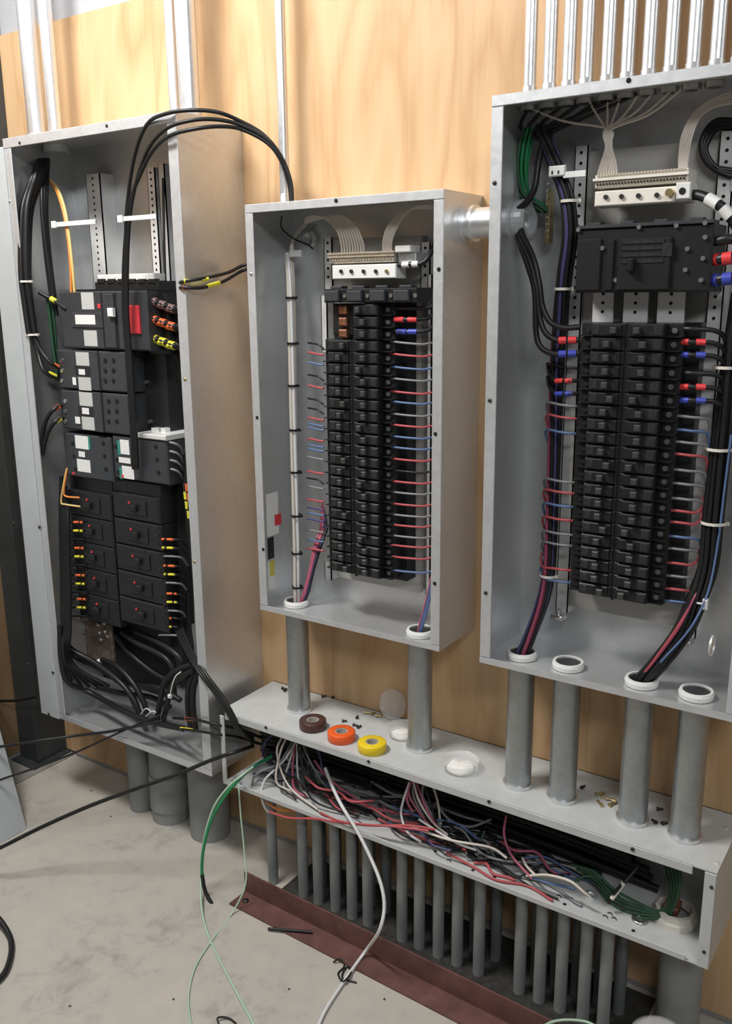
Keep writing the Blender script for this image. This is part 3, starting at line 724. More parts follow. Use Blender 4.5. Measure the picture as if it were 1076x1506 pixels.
# lower feeder breakers: five on each side
for side in (0, 1):
    for k in range(5):
        if side == 0: u0, v0, u1 = 102+k*3.6, 724+k*38.4, 163+k*2.7
        else: u0, v0, u1 = 166+k*2.7, 728+k*39.2, 234+k*3.0
        hgt = 37.4
        o = pbox('feeder_breaker', u0, v0, u1, v0+hgt, -.15, -.05, M['black'], panL, bev=.004)
        a = (u0+u1)/2
        x0, x1, z0, z1 = prect(a-8, v0+8, a+8, v0+hgt-8, -.15)
        obj('face_plate', B().bbox(x0-.02, x1+.02, -.153, -.149, z0, z1, .001), M['black'], o)
        obj('toggle', B().bbox(x0+.012, x1-.012, -.163, -.152, (z0+z1)/2-.009, (z0+z1)/2+.009, .003), M['black'], o)
        p = at(u0+(26 if side == 0 else 24), v0+11, y=-.154); obj('indicator', B().cyl(p, p+Vector((0, -.002, 0)), .0035, 8), M['redtag'], o)
        for j in range(3):
            p = at((u0+4) if side == 0 else (u1-5), v0+7+j*12, y=-.15)
            obj('terminal_screw', B().cyl(p, p+Vector((0, -.002, 0)), .0045, 8), M['dscrew'], o)
pl = pbox('bare_bus_plate', 104, 912, 164, 968, -.10, -.09, M['rust'], panL)
for u, v in ((146, 918), (155, 916), (148, 930), (156, 928), (160, 935), (150, 940), (118, 952), (112, 920), (125, 930)):
    p = at(u, v, y=-.10); obj('bolt', B().lathe(p, (0, -1, 0), [(.0065, 0), (.0065, .006), (.004, .009), (.0001, .0095)], 8), M['screw' if u > 140 else 'rust'], pl)
p = at(147, 972, y=-.11); obj('bolt', B().lathe(p, (0, -1, 0), [(.007, 0), (.007, .008), (.0001, .010)], 10), M['white'], panL)
for u in (46, 77):
    x = at(u, 150, y=-.085).x
    obj('hub_bushing', B().ring((x, -.085, LZ1-.022), (x, -.085, LZ1-.003), .026, .033, 20), M['galvd'], panL)
for x in (-.257, -.215):
    obj('hub_bushing', B().ring((x, -.085, LZ1-.02), (x, -.085, LZ1-.003), .014, .019, 18), M['galvd'], panL)

# ------------------------------------------------------------------ wires
def wire(label, group, m, r, pts, bands=(), cat='wire', name='wire', seg=7, sub=5):
    b = B(); b.tube(pts, r, seg, sub)
    o = obj(name, b, M[m], None, label, cat, group)
    for bm_, seq in bands:
        obj('tape_band', B().tube(seq, r*1.22, 8, 3), M[bm_], o)
    return o
def offs(pts, dx_, dy_, dz_=0.0):
    return [P(p)+Vector((dx_, dy_, dz_)) for p in pts]
def bundle(label, group, ms, r, pts, n, spread, name='cable', cat='cable', taper=None):
    out = []
    for k in range(n):
        a = 2.4*k; rr = spread*math.sqrt((k+.5)/n)
        pp = []
        for i, p in enumerate(pts):
            a2 = a+.25*i
            pp.append(P(p)+Vector((math.cos(a2)*rr, math.sin(a2)*rr, 0)))
        out.append(wire(label, group, ms[k % len(ms)], r, pp, name=name, cat=cat))
    return out
def ties(parent_pts, r, label, group, m='rubber'):
    for p in parent_pts:
        q = P(p)
        b = B().ring(q-Vector((0, 0, .0025)), q+Vector((0, 0, .0025)), r, r+.0018, 12)
        b.box(q.x+r-.002, q.x+r+.005, q.y-.003, q.y+.003, q.z-.003, q.z+.003)
        obj('cable_tie', b, M[m], None, label, 'cable tie', group)

# -- tall panel: incoming bundles
G = 'cables inside the tall panel'
bundle('thick black cable curving down the left gutter of the tall panel', G, ['rubber'], .0085, [(62, 232, -.085), (58, 252, 'x', -.735), (46, 285, 'x', -.742), (39, 320, 'x', -.743), (38, 400, 'x', -.743), (43, 450, 'x', -.743), (48, 492, 'x', -.74)], 5, .013)
bundle('black cable dropping straight beside the thick bundle in the tall panel', G, ['rubber'], .0058, [(66, 232, -.085), (64, 275, 'x', -.735), (64, 320, 'x', -.728), (70, 380, 'x', -.725), (77, 430, 'x', -.72), (82, 465, 'x', -.715)], 4, .009)
bundle('dark green ground wire ending beside the main breaker of the tall panel', 'ground wires in the tall panel', ['wgreend'], .0045, [(74, 440, 'x', -.72), (77, 470, 'x', -.725), (80, 510, 'x', -.73), (86, 560, 'x', -.735)], 3, .012, 'wire', 'wire')
for k in range(2):
    wire('orange control wire curving past the strap in the tall panel' if k == 0 else 'yellow control wire curving past the strap in the tall panel', None, ('worange', 'wyellow')[k], .0038, [(70+k*3, 265, -.10), (82+k*3, 278, -.12), (93+k*3, 310, -.15), (100+k*2, 350, -.16), (104+k*3, 395, -.165), (105+k*5, 432, -.165)])
for (pts, r) in (([(48, 490, 'x', -.742), (60, 515, 'x', -.72), (76, 535, 'x', -.69), (90, 543, -.165)], .006), ([(47, 490, 'x', -.742), (56, 520, 'x', -.73), (66, 547, 'x', -.70), (90, 557, -.165)], .006),
                 ([(60, 655, 'x', -.75), (66, 622, 'x', -.73), (77, 604, 'x', -.70), (93, 594, -.165)], .006), ([(62, 668, 'x', -.75), (68, 642, 'x', -.73), (79, 622, 'x', -.70), (95, 612, -.165)], .006)):
    e = [P(p) for p in pts]
    c_ = 'torange' if pts[-1][1] in (543, 594) else 'tyellow'
    wire('black cable with '+('orange' if c_ == 'torange' else 'yellow')+' tape in the left gutter of the tall panel', 'taped feeder cables in the left gutter', 'rubber', r, pts, bands=((c_, [e[-1].lerp(e[-2], .35), e[-1].lerp(e[-2], .75)]),), name='cable', cat='cable')
wire('black cable with yellow tape beside the main breaker of the tall panel', None, 'rubber', .006, [(58, 430, 'x', -.73), (68, 436, 'x', -.71), (78, 441, 'x', -.69), (98, 455, -.168)], bands=(('tyellow', [(75, 439, 'x', -.697), (83, 444, 'x', -.68)]),), name='cable', cat='cable')
# taped parallel feeders at the main breaker
for v, c_, cn in ((446, 'tbrown', 'brown'), (472, 'torange', 'orange'), (500, 'tyellow', 'yellow')):
    for k in range(3):
        y = -.145+k*.006
        pts = [(219+k*13, v-4+k*5, y), (231+k*13, v-1+k*5, y), (243+k*12, v+5+k*5, y+.035), (258+k*4, v+22+k*6, y+.05), (268+k*2, v+60, y+.06)]
        e = [P(p) for p in pts]
        wire('thick black feeder cable with '+cn+' tape on the main breaker of the tall panel', 'taped feeders on the main breaker', 'rubber', .0088, pts, bands=((c_, [e[0].lerp(e[1], .05), e[0].lerp(e[1], 1.0)]),), name='cable', cat='cable')
# looping cables from the tall panel over to the narrower one
loops = ([(184, 425, -.2), (185, 365, -.205), (186, 310, -.21), (197, 232, -.218), (216, 183, -.225), (245, 167, -.232), (282, 162, -.215), (320, 165, -.18), (353, 178, -.14), (387, 198, -.11), (412, 228, -.09), (427, 265, -.08), (430, 300, -.08)],
         [(187, 425, -.2), (188, 365, -.205), (192, 310, -.21), (202, 261, -.216), (219, 217, -.222), (245, 189, -.234), (282, 177, -.22), (320, 176, -.18), (357, 185, -.14), (394, 206, -.11), (415, 235, -.09), (427, 270, -.07), (429, 300, -.07)],
         [(181, 425, -.2), (183, 365, -.205), (190, 300, -.21), (204, 262, -.215), (223, 224, -.222), (249, 200, -.236), (290, 189, -.22), (327, 186, -.18), (357, 191, -.14), (394, 211, -.11), (414, 238, -.09), (425, 272, -.075), (428, 300, -.075)])
for pts in loops:
    low = [(199, 690, -.185), (197, 640, -.19), (193, 580, -.195), (189, 520, -.195), (185, 470, -.198)]
    d = pts[0][0]-184
    wire('long black cable looping out of the tall panel over to the narrower panel top', 'cables looping between two panels', 'rubber', .0045, [(u+d, v, y) for u, v, y in low]+pts, name='cable', cat='cable')
for k, (pts, bd) in enumerate((([(262, 417, -.2), (270, 414, -.226), (300, 409, -.19), (335, 401, -.11), (362, 389, -.06), Vector((.0005, -.05, at(366, 386, y=-.03).z))], ((('tyellow'), (270, 414, -.227), (278, 413, -.217)), ('tyellow', (296, 411, -.195), (306, 410, -.18)))),
                               ([(262, 424, -.2), (270, 423, -.226), (298, 423, -.19), (328, 414, -.11), (362, 396, -.06), Vector((.0005, -.06, at(366, 392, y=-.04).z))], (('torange', (268, 423, -.227), (276, 424, -.217)), ('tyellow', (305, 421, -.175), (322, 416, -.13)))))):
    wire(('black cable with yellow bands' if k == 0 else 'black cable with orange and yellow bands')+' crossing from the tall panel behind the narrower one', None, 'rubber', .0042, pts, bands=tuple((c_, [a_, b_]) for c_, a_, b_ in bd), name='cable', cat='cable')
# straps
for (u0, u1, v0, v1, y) in ((76, 141, 325, 332, -.165), (173, 230, 317, 324, -.212)):
    x0, x1, z0, z1 = prect(u0, v0, u1, v1, y)
    obj('cable_strap', B().bbox(x0, x1, y-.002, y, z0, z1, .0006).bbox(x0+.004, x0+.022, y-.006, y-.002, z0-.003, z1+.003, .001), M['white'], None, 'white plastic strap '+('around the black bundle of the tall panel' if u0 == 76 else 'holding the looping cables in the tall panel'), 'strap', None)
ties(((39, 414, 'x', -.743), (48, 492, 'x', -.74)), .018, 'pale cable tie round the thick black bundle in the tall panel', 'ties on the thick bundle', 'cream')
wire('black cable running down the right gutter of the tall panel', None, 'rubber', .0035, [(240, 262, -.07), (241, 340, -.08), (244, 430, -.09), (250, 520, -.08)], name='cable', cat='cable')
# orange and yellow bent wires on the left of the tall panel
for k, (m_, pts) in enumerate((('worange', [(99, 688, -.165), (97, 700, -.17), (94, 722, -.172), (97, 730, -.17), (117, 732, -.16)]), ('wyellow', [(98, 690, -.168), (94, 710, -.172), (90, 738, -.174), (97, 742, -.172), (118, 745, -.16)]))):
    wire(('orange' if k == 0 else 'yellow')+' wire bent into the feeder breakers of the tall panel', None, m_, .0027, pts)
# feeder wires with tape bands, left side
for k, v in enumerate((768, 806, 846, 881)):
    for c_, dv in (('torange', 0), ('tyellow', 12.5), (None, 25)):
        uu = 112+k*1.5
        pts = [(95+k, v+dv+8, -.12), (101+k, v+dv+1, -.145), (109+k, v+dv, -.158), (124+k*2, v+dv, -.155)]
        bands = ((c_, [(uu-3, v+dv, -.158), (uu+4, v+dv, -.158)]), (c_, [(uu+6.5, v+dv+.3, -.157), (uu+9.5, v+dv+.3, -.157)])) if c_ else ()
        cn = {'torange': 'orange-banded', 'tyellow': 'yellow-banded', None: 'plain'}[c_]
        wire(nth('fl'+cn)+' '+cn+' black wire from the top on the left feeder breakers', 'wires of the left feeder breakers', 'rubber', .003, pts, bands=bands)
for k, v in enumerate((793, 832, 873, 909)):
    du = (0, 1, 9, 1)[k]
    for c_, dv in (('torange', 0), ('tyellow', 12.5), (None, 25)):
        uu = 238+du+k
        pts = [(228+k*2, v+dv, -.14), (240+k*2, v+dv, -.145), (256+k, v+dv+.5, -.14), (268, v+dv+3, -.12), (276, v+dv+14, -.09)]
        bands = ((c_, [(uu-3, v+dv, -.146), (uu+4, v+dv, -.146)]), (c_, [(uu+8, v+dv+.3, -.146), (uu+16 if k < 2 else uu+10, v+dv+.5, -.146)])) if c_ else ()
        cn = {'torange': 'orange-banded', 'tyellow': 'yellow-banded', None: 'plain'}[c_]
        wire(nth('fr'+cn)+' '+cn+(' black' if c_ else ' grey')+' wire from the top on the right feeder breakers', 'wires of the right feeder breakers', 'rubber' if c_ else 'wgrey', .0028, pts, bands=bands)
# grey wires at the third tier and taped cables in the right gutter
for k in range(4):
    v = 650+k*13
    wire(nth('tier')+' grey wire from the top leaving the third breaker tier of the tall panel', 'wires of the third breaker tier', 'wgrey', .0032, [(238, v, -.15), (252, v+1, -.155), (263, v+6, -.14), (269, v+18, -.11), (274, v+50, -.08)])
for k, (u, v, c_) in enumerate(((275, 716, 'torange'), (273, 728, 'tyellow'), (278, 730, 'torange'), (275, 742, 'tyellow'), (278, 756, 'tyellow'))):
    wire('black cable with a coloured tape band in the right gutter of the tall panel', 'taped cables in the right gutter', 'rubber', .0045, [(u-4, v-60, -.10), (u-1, v-20, -.12), (u, v, -.125), (u+2, v+30, -.12), (u+5, v+90, -.10)], bands=((c_, [(u-.6, v-5, -.125), (u+.6, v+6, -.125)]),), name='cable', cat='cable')
# heavy cables in the bottom of the tall panel
zz_ = LZ0+.012
def Lf(u, v, dz=0.0): return (u, v, 'z', zz_+dz)
heavy = ([(91, 932, 'x', -.74), (105, 955, -.18), (140, 975, -.16), (175, 1002, -.165), (196, 1028, -.165), (205, 1050, -.165)],
         [(92, 946, 'x', -.742), (110, 965, -.17), (150, 985, -.15), (185, 1012, -.16), (200, 1040, -.165)],
         [(150, 970, -.12), (175, 982, -.14), (198, 1008, -.15), (212, 1035, -.15), (216, 1050, -.15)],
         [(88, 920, 'x', -.73), (90, 970, 'x', -.735), (100, 1003, 'x', -.72), (135, 1020, -.16), (180, 1045, -.18), (225, 1062, -.19), (270, 1072, -.20)],
         [(180, 930, -.10), (200, 945, -.12), (240, 965, -.13), (255, 985, -.13), (262, 1005, -.12)],
         [(170, 935, -.09), (190, 960, -.10), (220, 985, -.10), (245, 1000, -.10)],
         [(200, 930, -.11), (232, 944, -.13), (262, 965, -.14), (275, 990, -.13)],
         [(280, 978, -.15), (262, 985, -.16), (243, 1000, -.165), (236, 1030, -.165), (230, 1064, -.165)],
         [(284, 985, -.15), (268, 995, -.16), (252, 1010, -.165), (245, 1040, -.165), (238, 1066, -.165)],
         [(290, 985, -.14), (280, 1000, -.15), (276, 1030, -.15), (280, 1070, -.15)],
         [(292, 990, -.15), (285, 1010, -.16), (284, 1040, -.16), (288, 1075, -.16)],
         [(170, 1000, -.10), (200, 1008, -.11), (235, 1012, -.11), (265, 1030, -.11)],
         [(140, 1010, -.08), (180, 1020, -.09), (220, 1025, -.09), (250, 1040, -.09)])
for pts in heavy:
    wire('thick black cable coiled in the bottom of the tall panel', 'heavy cables in the tall panel bottom', 'rubber', .0085, pts, name='cable', cat='cable')
for k in range(6):
    u = 90+k*2.2
    wire('black cable running along the left edge of the feeder breakers', 'cables beside the left feeder breakers', 'rubber', .0055, [(u, 700+k*5, 'x', -.735), (u-1, 770, 'x', -.735+k*.004), (u+1, 850, 'x', -.735+k*.004), (u+2, 920, 'x', -.732+k*.004), (u+5, 975, 'x', -.72), (u+20+k*8, 1010, -.13)], name='cable', cat='cable')
for k in range(6):
    u = 262+k*2.6
    wire('black cable running down beside the right feeder breakers', 'cables beside the right feeder breakers', 'rubber', .0052, [(u-8, 640+k*4, -.07), (u-3, 740, -.08), (u, 830, -.09), (u+2, 900, -.10), (u+8, 960, -.11), (u+6, 1010, -.12)], name='cable', cat='cable')
o = wire('white cable tie knotted on a black cable in the tall panel bottom', None, 'white', .0018, [(250, 1024, -.176), (253, 1008, -.18), (258, 995, -.178), (266, 988, -.172)], name='cable_tie', cat='cable tie')
p = at(250, 1024, y=-.178); obj('tie_head', B().bbox(p.x-.005, p.x+.005, p.y-.006, p.y+.004, p.z-.005, p.z+.005, .002), M['white'], o)
for k, pts in enumerate(([(207, 1050, -.17), (215, 1042, -.172), (222, 1047, -.17)], [(214, 1054, -.172), (224, 1046, -.174), (232, 1050, -.17)])):
    wire('loose white tie scrap on the tall panel bottom', 'tie scraps', 'white', .0016, pts, name='cable_tie', cat='cable tie')
# cables leaving the tall panel towards the trough
for k, (pts, c_) in enumerate((([(255, 1056, -.16), (270, 1057, -.20), (290, 1059, -.228), (320, 1066, -.226), (350, 1072, -.17), (385, 1085, -.10)], 'torange'), ([(240, 1060, -.16), (262, 1071, -.21), (290, 1075, -.228), (322, 1080, -.226), (350, 1084, -.16), (385, 1095, -.09)], 'tyellow'))):
    e = [P(p) for p in pts]
    wire('black cable with '+('orange' if k == 0 else 'yellow')+' tape leaving the tall panel into the trough end', None, 'rubber', .004, pts, bands=((c_, [e[1].lerp(e[2], .15), e[1].lerp(e[2], .75)]),), name='cable', cat='cable')
for k in range(3):
    wire('black cable slanting from the tall panel down into the trough end', 'cables slanting into the trough', 'rubber', .0048, [(258+k*5, 925, -.13), (275+k*4, 960, -.19), (292+k*4, 988, -.226), (316+k*4, 1020, -.232), (335+k*3, 1048, -.232), (345+k*3, 1068, -.215), (372, 1085+k*4, -.15)], name='cable', cat='cable')
for k, pts in enumerate(([(-40, 1102, -.42), (0, 1098, -.40), (60, 1089, -.34), (110, 1082, -.27), (160, 1076, -.235), (200, 1068, -.222), (240, 1060, -.19)],
                         [(-40, 1165, -.45), (0, 1147, -.42), (50, 1130, -.37), (110, 1107, -.30), (165, 1082, -.238), (205, 1064, -.215), (235, 1052, -.18)])):
    wire(('black cable stretching level out of the tall panel bottom towards the corner', 'thinner black cable sagging out of the tall panel bottom towards the corner')[k], None, 'rubber', (.0045, .0032)[k], pts, name='cable', cat='cable')
wire('black cable crossing behind the cover strip near the steel column', None, 'rubber', .0045, [(-40, 1033, -.18), (0, 1031, -.19), (25, 1030, -.20), (52, 1025, -.212)], name='cable', cat='cable')
wire('long black cable sagging from the trough end across in front of the wide plastic conduits', None, 'rubber', .0055, [(-60, 1275, -.60), (0, 1247, -.56), (60, 1217, -.49), (130, 1186, -.42), (200, 1160, -.36), (260, 1139, -.30), (310, 1118, -.25), (345, 1106, -.22), (372, 1097, -.15)], name='cable', cat='cable')

# -- narrower panel wires
cols = {'k': 'rubber', 'r': 'wred', 'b': 'wblue', 'g': 'wgrey', 'p': 'wpink', 'n': 'wnavy'}
cname = {'k': 'black', 'r': 'red', 'b': 'blue', 'g': 'grey', 'p': 'pink', 'n': 'violet'}
for v, c_ in ((504, 'g'), (522, 'r'), (541, 'b'), (558, 'g'), (577, 'r'), (592, 'b'), (610, 'g'), (626, 'r'), (643, 'b'), (659, 'b'), (676, 'r'), (693, 'k'), (709, 'r'), (725, 'g'), (742, 'r'), (758, 'g'), (773, 'r'), (789, 'g'), (803, 'r'), (820, 'r'), (840, 'b')):
    s = (v-500)/340.
    wire(nth('narrow panel right '+c_)+' '+cname[c_]+' wire from the top on the right breakers of the narrower panel', cname[c_]+' wires right of the narrower panel breakers', cols[c_], .0024,
         [(574, v-2, -.092), (590, v, -.098), (606, v+1.5, -.096), (622, v+2.5, -.088), (636, v+1, -.075), (646, v+12, -.06), (650, v+40, -.055)])
for v, c_ in ((451, None), (469, 'tred'), (487, 'tblue')):
    pts = [(576, v+1, -.09), (592, v+1, -.098), (612, v+1, -.096), (630, v-2, -.085), (643, v-14, -.07), (650, v-40, -.06)] if v != 451 else [(578, v+2, -.09), (600, v+2, -.096), (625, v+2, -.09), (640, v-3, -.08), (652, v-20, -.06)]
    bands = ((c_, [(581+(v-469)*.2, v+1, -.094), (594+(v-469)*.2, v+1, -.0985)]), (c_, [(600, v+1, -.098), (613, v+1, -.096)])) if c_ else ()
    wire('black cable'+({'tred': ' with red bands', 'tblue': ' with blue bands', None: ' without bands'}[c_])+' at the top right of the narrower panel breakers', None, 'rubber', .0048, pts, bands=bands, name='cable', cat='cable')
for v, c_ in ((506, 'k'), (520, 'r'), (535, 'b'), (553, 'k'), (569, 'r'), (588, 'k'), (602, 'k'), (616, 'r'), (625, 'b'), (631, 'b'), (647, 'r'), (656, 'b'), (662, 'b'), (674, 'g'), (695, 'r'), (705, 'k'), (717, 'g'), (736, 'r'), (748, 'n'), (756, 'b'), (765, 'n'), (781, 'g'), (795, 'b'), (808, 'r')):
    k = max(0, (v-600)/200.)
    wire(nth('narrow panel left '+c_)+' '+cname[c_]+' wire from the top on the left breakers of the narrower panel', cname[c_]+' wires left of the narrower panel breakers', cols[c_], .0024,
         [(476, v+7 if c_ == 'k' else v+2, -.088), (468, v+1, -.088), (459-2*k, v-1, -.078), (453-2*k, v-2, -.068)])
# violet/red bundle down to the left bushing
for k, (m_, du) in enumerate((('wpink', 0), ('wpink', 3), ('wnavy', 5), ('rubber', 8), ('wred', 5), ('wnavy', 9), ('rubber', 10))):
    wire(('pink', 'pink', 'violet', 'black', 'red', 'violet', 'black')[k]+' wire dropping into the left bushing of the narrower panel', 'wires entering the left bushing of the narrower panel', m_, .003, [(474+du*.6, 740+k*6, -.03), (471+du, 778, -.045), (463+du, 800, -.07), (455+du*.6, 840, -.085), (447+du*.7, 870, -.092), at(441+du*.6, 888, y=-.095), at(441+du*.6, 905, y=-.095)])
bundle('cream wire of the tied bundle running down the left gutter of the narrower panel', 'cream bundle of the narrower panel', ['wcream', 'wcream', 'wwhite', 'wcream', 'wcream'], .0042, [(425, 372, -.06), (428, 420, -.07), (430, 500, -.08), (432, 600, -.086), (434, 700, -.09), (436, 800, -.093), (436, 868, -.095), (437, 905, -.095)], 5, .0075, 'wire', 'wire')
ties(((428, 438, -.073), (430, 505, -.08), (431, 567, -.084), (433, 632, -.087), (435, 694, -.09), (436, 758, -.092), (436, 813, -.094), (437, 863, -.095)), .0118, 'thin black cable tie round the cream bundle of the narrower panel', 'ties on the cream bundle')
bundle('pale grey wire fanning from the panel top into the tied cream bundle', 'pale wires above the cream bundle', ['wcream', 'wgrey'], .003, [(450, 330, -.02), (440, 340, -.03), (430, 356, -.045), (427, 380, -.06)], 4, .008, 'wire', 'wire')
wire('black wire crossing the top left corner of the narrower panel', None, 'rubber', .0022, [(414, 318, -.12), (414, 335, -.1), (430, 350, -.07), (452, 360, -.04), (460, 366, -.03)])
p = at(458, 352, y=-.004)
obj('back_connector', B().lathe(p, (0, -1, 0), [(.02, 0), (.02, .012), (.014, .016), (.014, .004), (.0001, .004)], 18), M['galvd'], panM)
x0, x1, z0, z1 = prect(428, 368, 444, 378, -.072); obj('cable_strap', B().bbox(x0, x1, -.08, -.072, z0, z1, .002), M['white'], None, 'white plastic strap on top of the cream bundle', 'strap')
# right bundle to right bushing
for k, m_ in enumerate(('wblue', 'wnavy', 'wblue', 'wnavy', 'wblue', 'rubber', 'wpink')):
    wire(('blue', 'violet', 'blue', 'violet', 'blue', 'black', 'pink')[k]+' wire dropping into the right bushing of the narrower panel', 'wires entering the right bushing of the narrower panel', m_, .003, [(652, 700+10*k, -.055), (650, 790, -.06), (640-k*.6, 840, -.075), (632-k*.8, 880, -.09), (622-k*.8, 918, -.105), at(617-k*.6, 935, y=-.108), at(617-k*.6, 950, y=-.108)])
# neutrals
for k in range(9):
    u = 503+k*4
    wire('cream neutral wire arching from the left onto the neutral bar of the narrower panel', 'left neutral wires of the narrower panel', 'wcream', .0026, [(449, 322+k*.8, -.05), (460+k, 317+k*.6, -.06), (480+k*2.2, 322-k*.7, -.075), (495+k*3.2, 338-k, -.085), (501+k*4, 356, -.09), (u, 374, -.085)])
for k in range(6):
    u = 563+k*2.4
    wire('cream neutral wire arching from the right onto the neutral bar of the narrower panel', 'right neutral wires of the narrower panel', 'wcream', .0026, [(u, 374, -.085), (u+1, 352, -.088), (570+k*3.2, 334-k, -.085), (585+k*3, 317-k*1.2, -.075), (607+k*2, 307-k, -.06), (640, 306-k*.6, -.04)])
wire('black cable with white bands on the neutral bar of the narrower panel', None, 'rubber', .0055, [(583, 390, -.09), (600, 389, -.092), (618, 388, -.088), (630, 378, -.08), (640, 356, -.07), (648, 330, -.06)], bands=(('white', [(592, 389.6, -.0915), (602, 389, -.0918)]), ('white', [(606, 388.8, -.091), (615, 388.3, -.089)])), name='cable', cat='cable')
p0 = at(566, 871, z=MZ0+.006); p1 = at(602, 851, z=MZ0+.006)
obj('metal_strap', B().tube([p0, p0.lerp(p1, .3), p1], .0035, 6, 2), M['steel'], None, 'dark metal strap lying on the floor of the narrower panel', 'strap')

# -- four-conduit panel wires
GR = 'four-conduit panel'
for v, c_ in ((613, 'g'), (633, 'b'), (651, 'g'), (669, 'r'), (692, 'g'), (712, 'g'), (734, 'g'), (752, 'r'), (769, 'r'), (790, 'b'), (808, 'g'), (829, 'r'), (848, 'g'), (867, 'r'), (885, 'b')):
    s = (v-480)/400.; ua = 1002-24*s; ue = 1046-30*s
    wire(nth('wide panel right '+c_)+' '+cname[c_]+' wire from the top on the right breakers of the '+GR, cname[c_]+' wires right of the '+GR+' breakers', cols[c_], .0026,
         [(ua-6, v-2, -.105), (ua+8, v-1, -.113), (ua+24, v+1, -.11), (ue-4, v+2, -.098), (ue+6, v-6 if c_ == 'r' and v > 700 else v+6, -.085), (ue+8, v-22 if c_ == 'r' and v > 700 else v+26, -.075)])
for v, c_ in ((484, None), (503, 'tred'), (522, 'tblue'), (549, None), (569, 'tred'), (589, 'tblue')):
    pts = [(1000, v-1, -.105), (1014, v, -.113), (1034, v+.5, -.108), (1052, v+3, -.095), (1066, v+14, -.08), (1072, v+50, -.07)]
    bands = ((c_, [(1001, v, -.108), (1013, v, -.113)]), (c_, [(1023, v, -.112), (1037, v+.5, -.107)])) if c_ else ()
    wire({'tred': 'red-banded black cable', 'tblue': 'blue-banded black cable', None: 'plain black cable'}[c_]+', '+nth('ur')+' from the top on the right breakers of the '+GR, 'cables on the upper right breakers of the '+GR, 'rubber', .0046, pts, bands=bands, name='cable', cat='cable')
for v, c_ in ((541, 'k'), (597, 'g'), (615, 'r'), (637, 'b'), (709, 'g'), (725, 'r'), (745, 'b'), (765, 'r'), (786, 'g'), (802, 'g'), (838, 'r'), (856, 'b')):
    s = (v-480)/400.; ua = 846-14*s
    wire(nth('wide panel left '+c_)+' '+cname[c_]+' wire from the top on the left breakers of the '+GR, cname[c_]+' wires left of the '+GR+' breakers', cols[c_], .0026,
         [(ua+6, v+1, -.10), (ua-6, v, -.106), (ua-20, v-2, -.10), (ua-36, v-5, -.085), (ua-38, v+4 if v < 820 else v-20, -.07), (ua-30, v+26 if v < 820 else v-40, -.06)])
for v, c_ in ((560, 'tred'), (579, 'tblue')):
    wire(('red' if c_ == 'tred' else 'blue')+'-banded black cable on the second breaker group of the '+GR, None, 'rubber', .004, [(850, v, -.10), (836, v, -.108), (820, v+.5, -.1), (808, v-10, -.08), (805, v-26, -.07)], bands=((c_, [(831, v, -.108), (841, v, -.106)]), (c_, [(817, v+.3, -.1), (828, v, -.106)])), name='cable', cat='cable')
# three black feeders out of the nipple
feed = ([(752, 312, -.08), (762, 318, -.09), (768, 345, -.11), (784, 380, -.12), (793, 420, -.125), (797, 450, -.125), (808, 473, -.125), (828, 482, -.118), (852, 481, -.105)],
        [(750, 318, -.075), (760, 328, -.09), (766, 352, -.11), (780, 388, -.12), (789, 425, -.125), (793, 465, -.125), (802, 490, -.125), (822, 501, -.118), (852, 500, -.105)],
        [(748, 325, -.07), (757, 336, -.09), (764, 358, -.11), (777, 395, -.12), (786, 430, -.125), (788, 490, -.125), (796, 512, -.125), (818, 521, -.118), (852, 520, -.105)])
for pts, c_ in zip(feed, (None, 'tred', 'tblue')):
    v = pts[-1][1]
    bands = ((c_, [(821, v+1, -.1185), (832, v+.5, -.114)]), (c_, [(835, v+.4, -.112), (847, v, -.107)])) if c_ else ()
    wire('thick black feeder '+({'tred': 'with red bands', 'tblue': 'with blue bands', None: 'without bands'}[c_])+' curving from the nipple to the '+GR+' breakers', None, 'rubber', .0058, pts, bands=bands, name='cable', cat='cable')
wire('black cable rising from the nipple past the green wires', None, 'rubber', .0062, [(752, 330, -.085), (758, 312, -.10), (775, 296, -.11), (786, 275, -.11), (792, 235, -.10), (800, 205, -.08)], name='cable', cat='cable')
bundle('green ground wire hanging from the top left of the '+GR, 'green ground wires of the '+GR, ['wgreend', 'wgreend', 'wgreen'], .003, [(778, 188, -.08), (770, 215, -.08), (765, 250, -.075), (770, 285, -.065), (788, 300, -.055), (802, 312, -.045)], 9, .014, 'wire', 'wire')
mixed = ['rubber', 'wpinkd', 'rubber', 'rubber', 'wnavy', 'rubber', 'wpinkd', 'rubber', 'wnavy', 'rubber', 'rubber']
bundle('wire of the tied dark bundle in the left gutter of the '+GR, 'left mixed bundle of the '+GR, mixed, .0042, [(796, 185, -.08), (806, 215, -.09), (818, 245, -.10), (834, 290, -.10), (838, 345, -.095), (830, 400, -.085), (824, 450, -.07), (818, 540, -.065), (815, 640, -.065), (811, 740, -.07), (806, 840, -.08), (796, 890, -.10), (780, 935, -.12), (769, 962, -.13), (768, 985, -.13)], 11, .0125, 'wire', 'wire')
ties(((838, 296, -.10), (828, 425, -.078), (806, 846, -.082)), .0165, 'pale cable tie round the mixed bundle of the '+GR, 'ties on the mixed bundle', 'cream')
x0, x1, z0, z1 = prect(808, 246, 862, 262, -.12)
s_ = obj('cable_strap', B().bbox(x0, x0+.032, -.126, -.12, z0+.004, z1+.004, .002).bbox(x0+.028, x1, -.124, -.121, z0, z0+.011, .0008), M['white'], None, 'white buckle strap holding the mixed bundle of the '+GR, 'strap')
for dx_ in (.006, .018): obj('strap_slot', B().box(x0+dx_, x0+dx_+.003, -.1265, -.1255, z0+.008, z0+.014), M['hole'], s_)
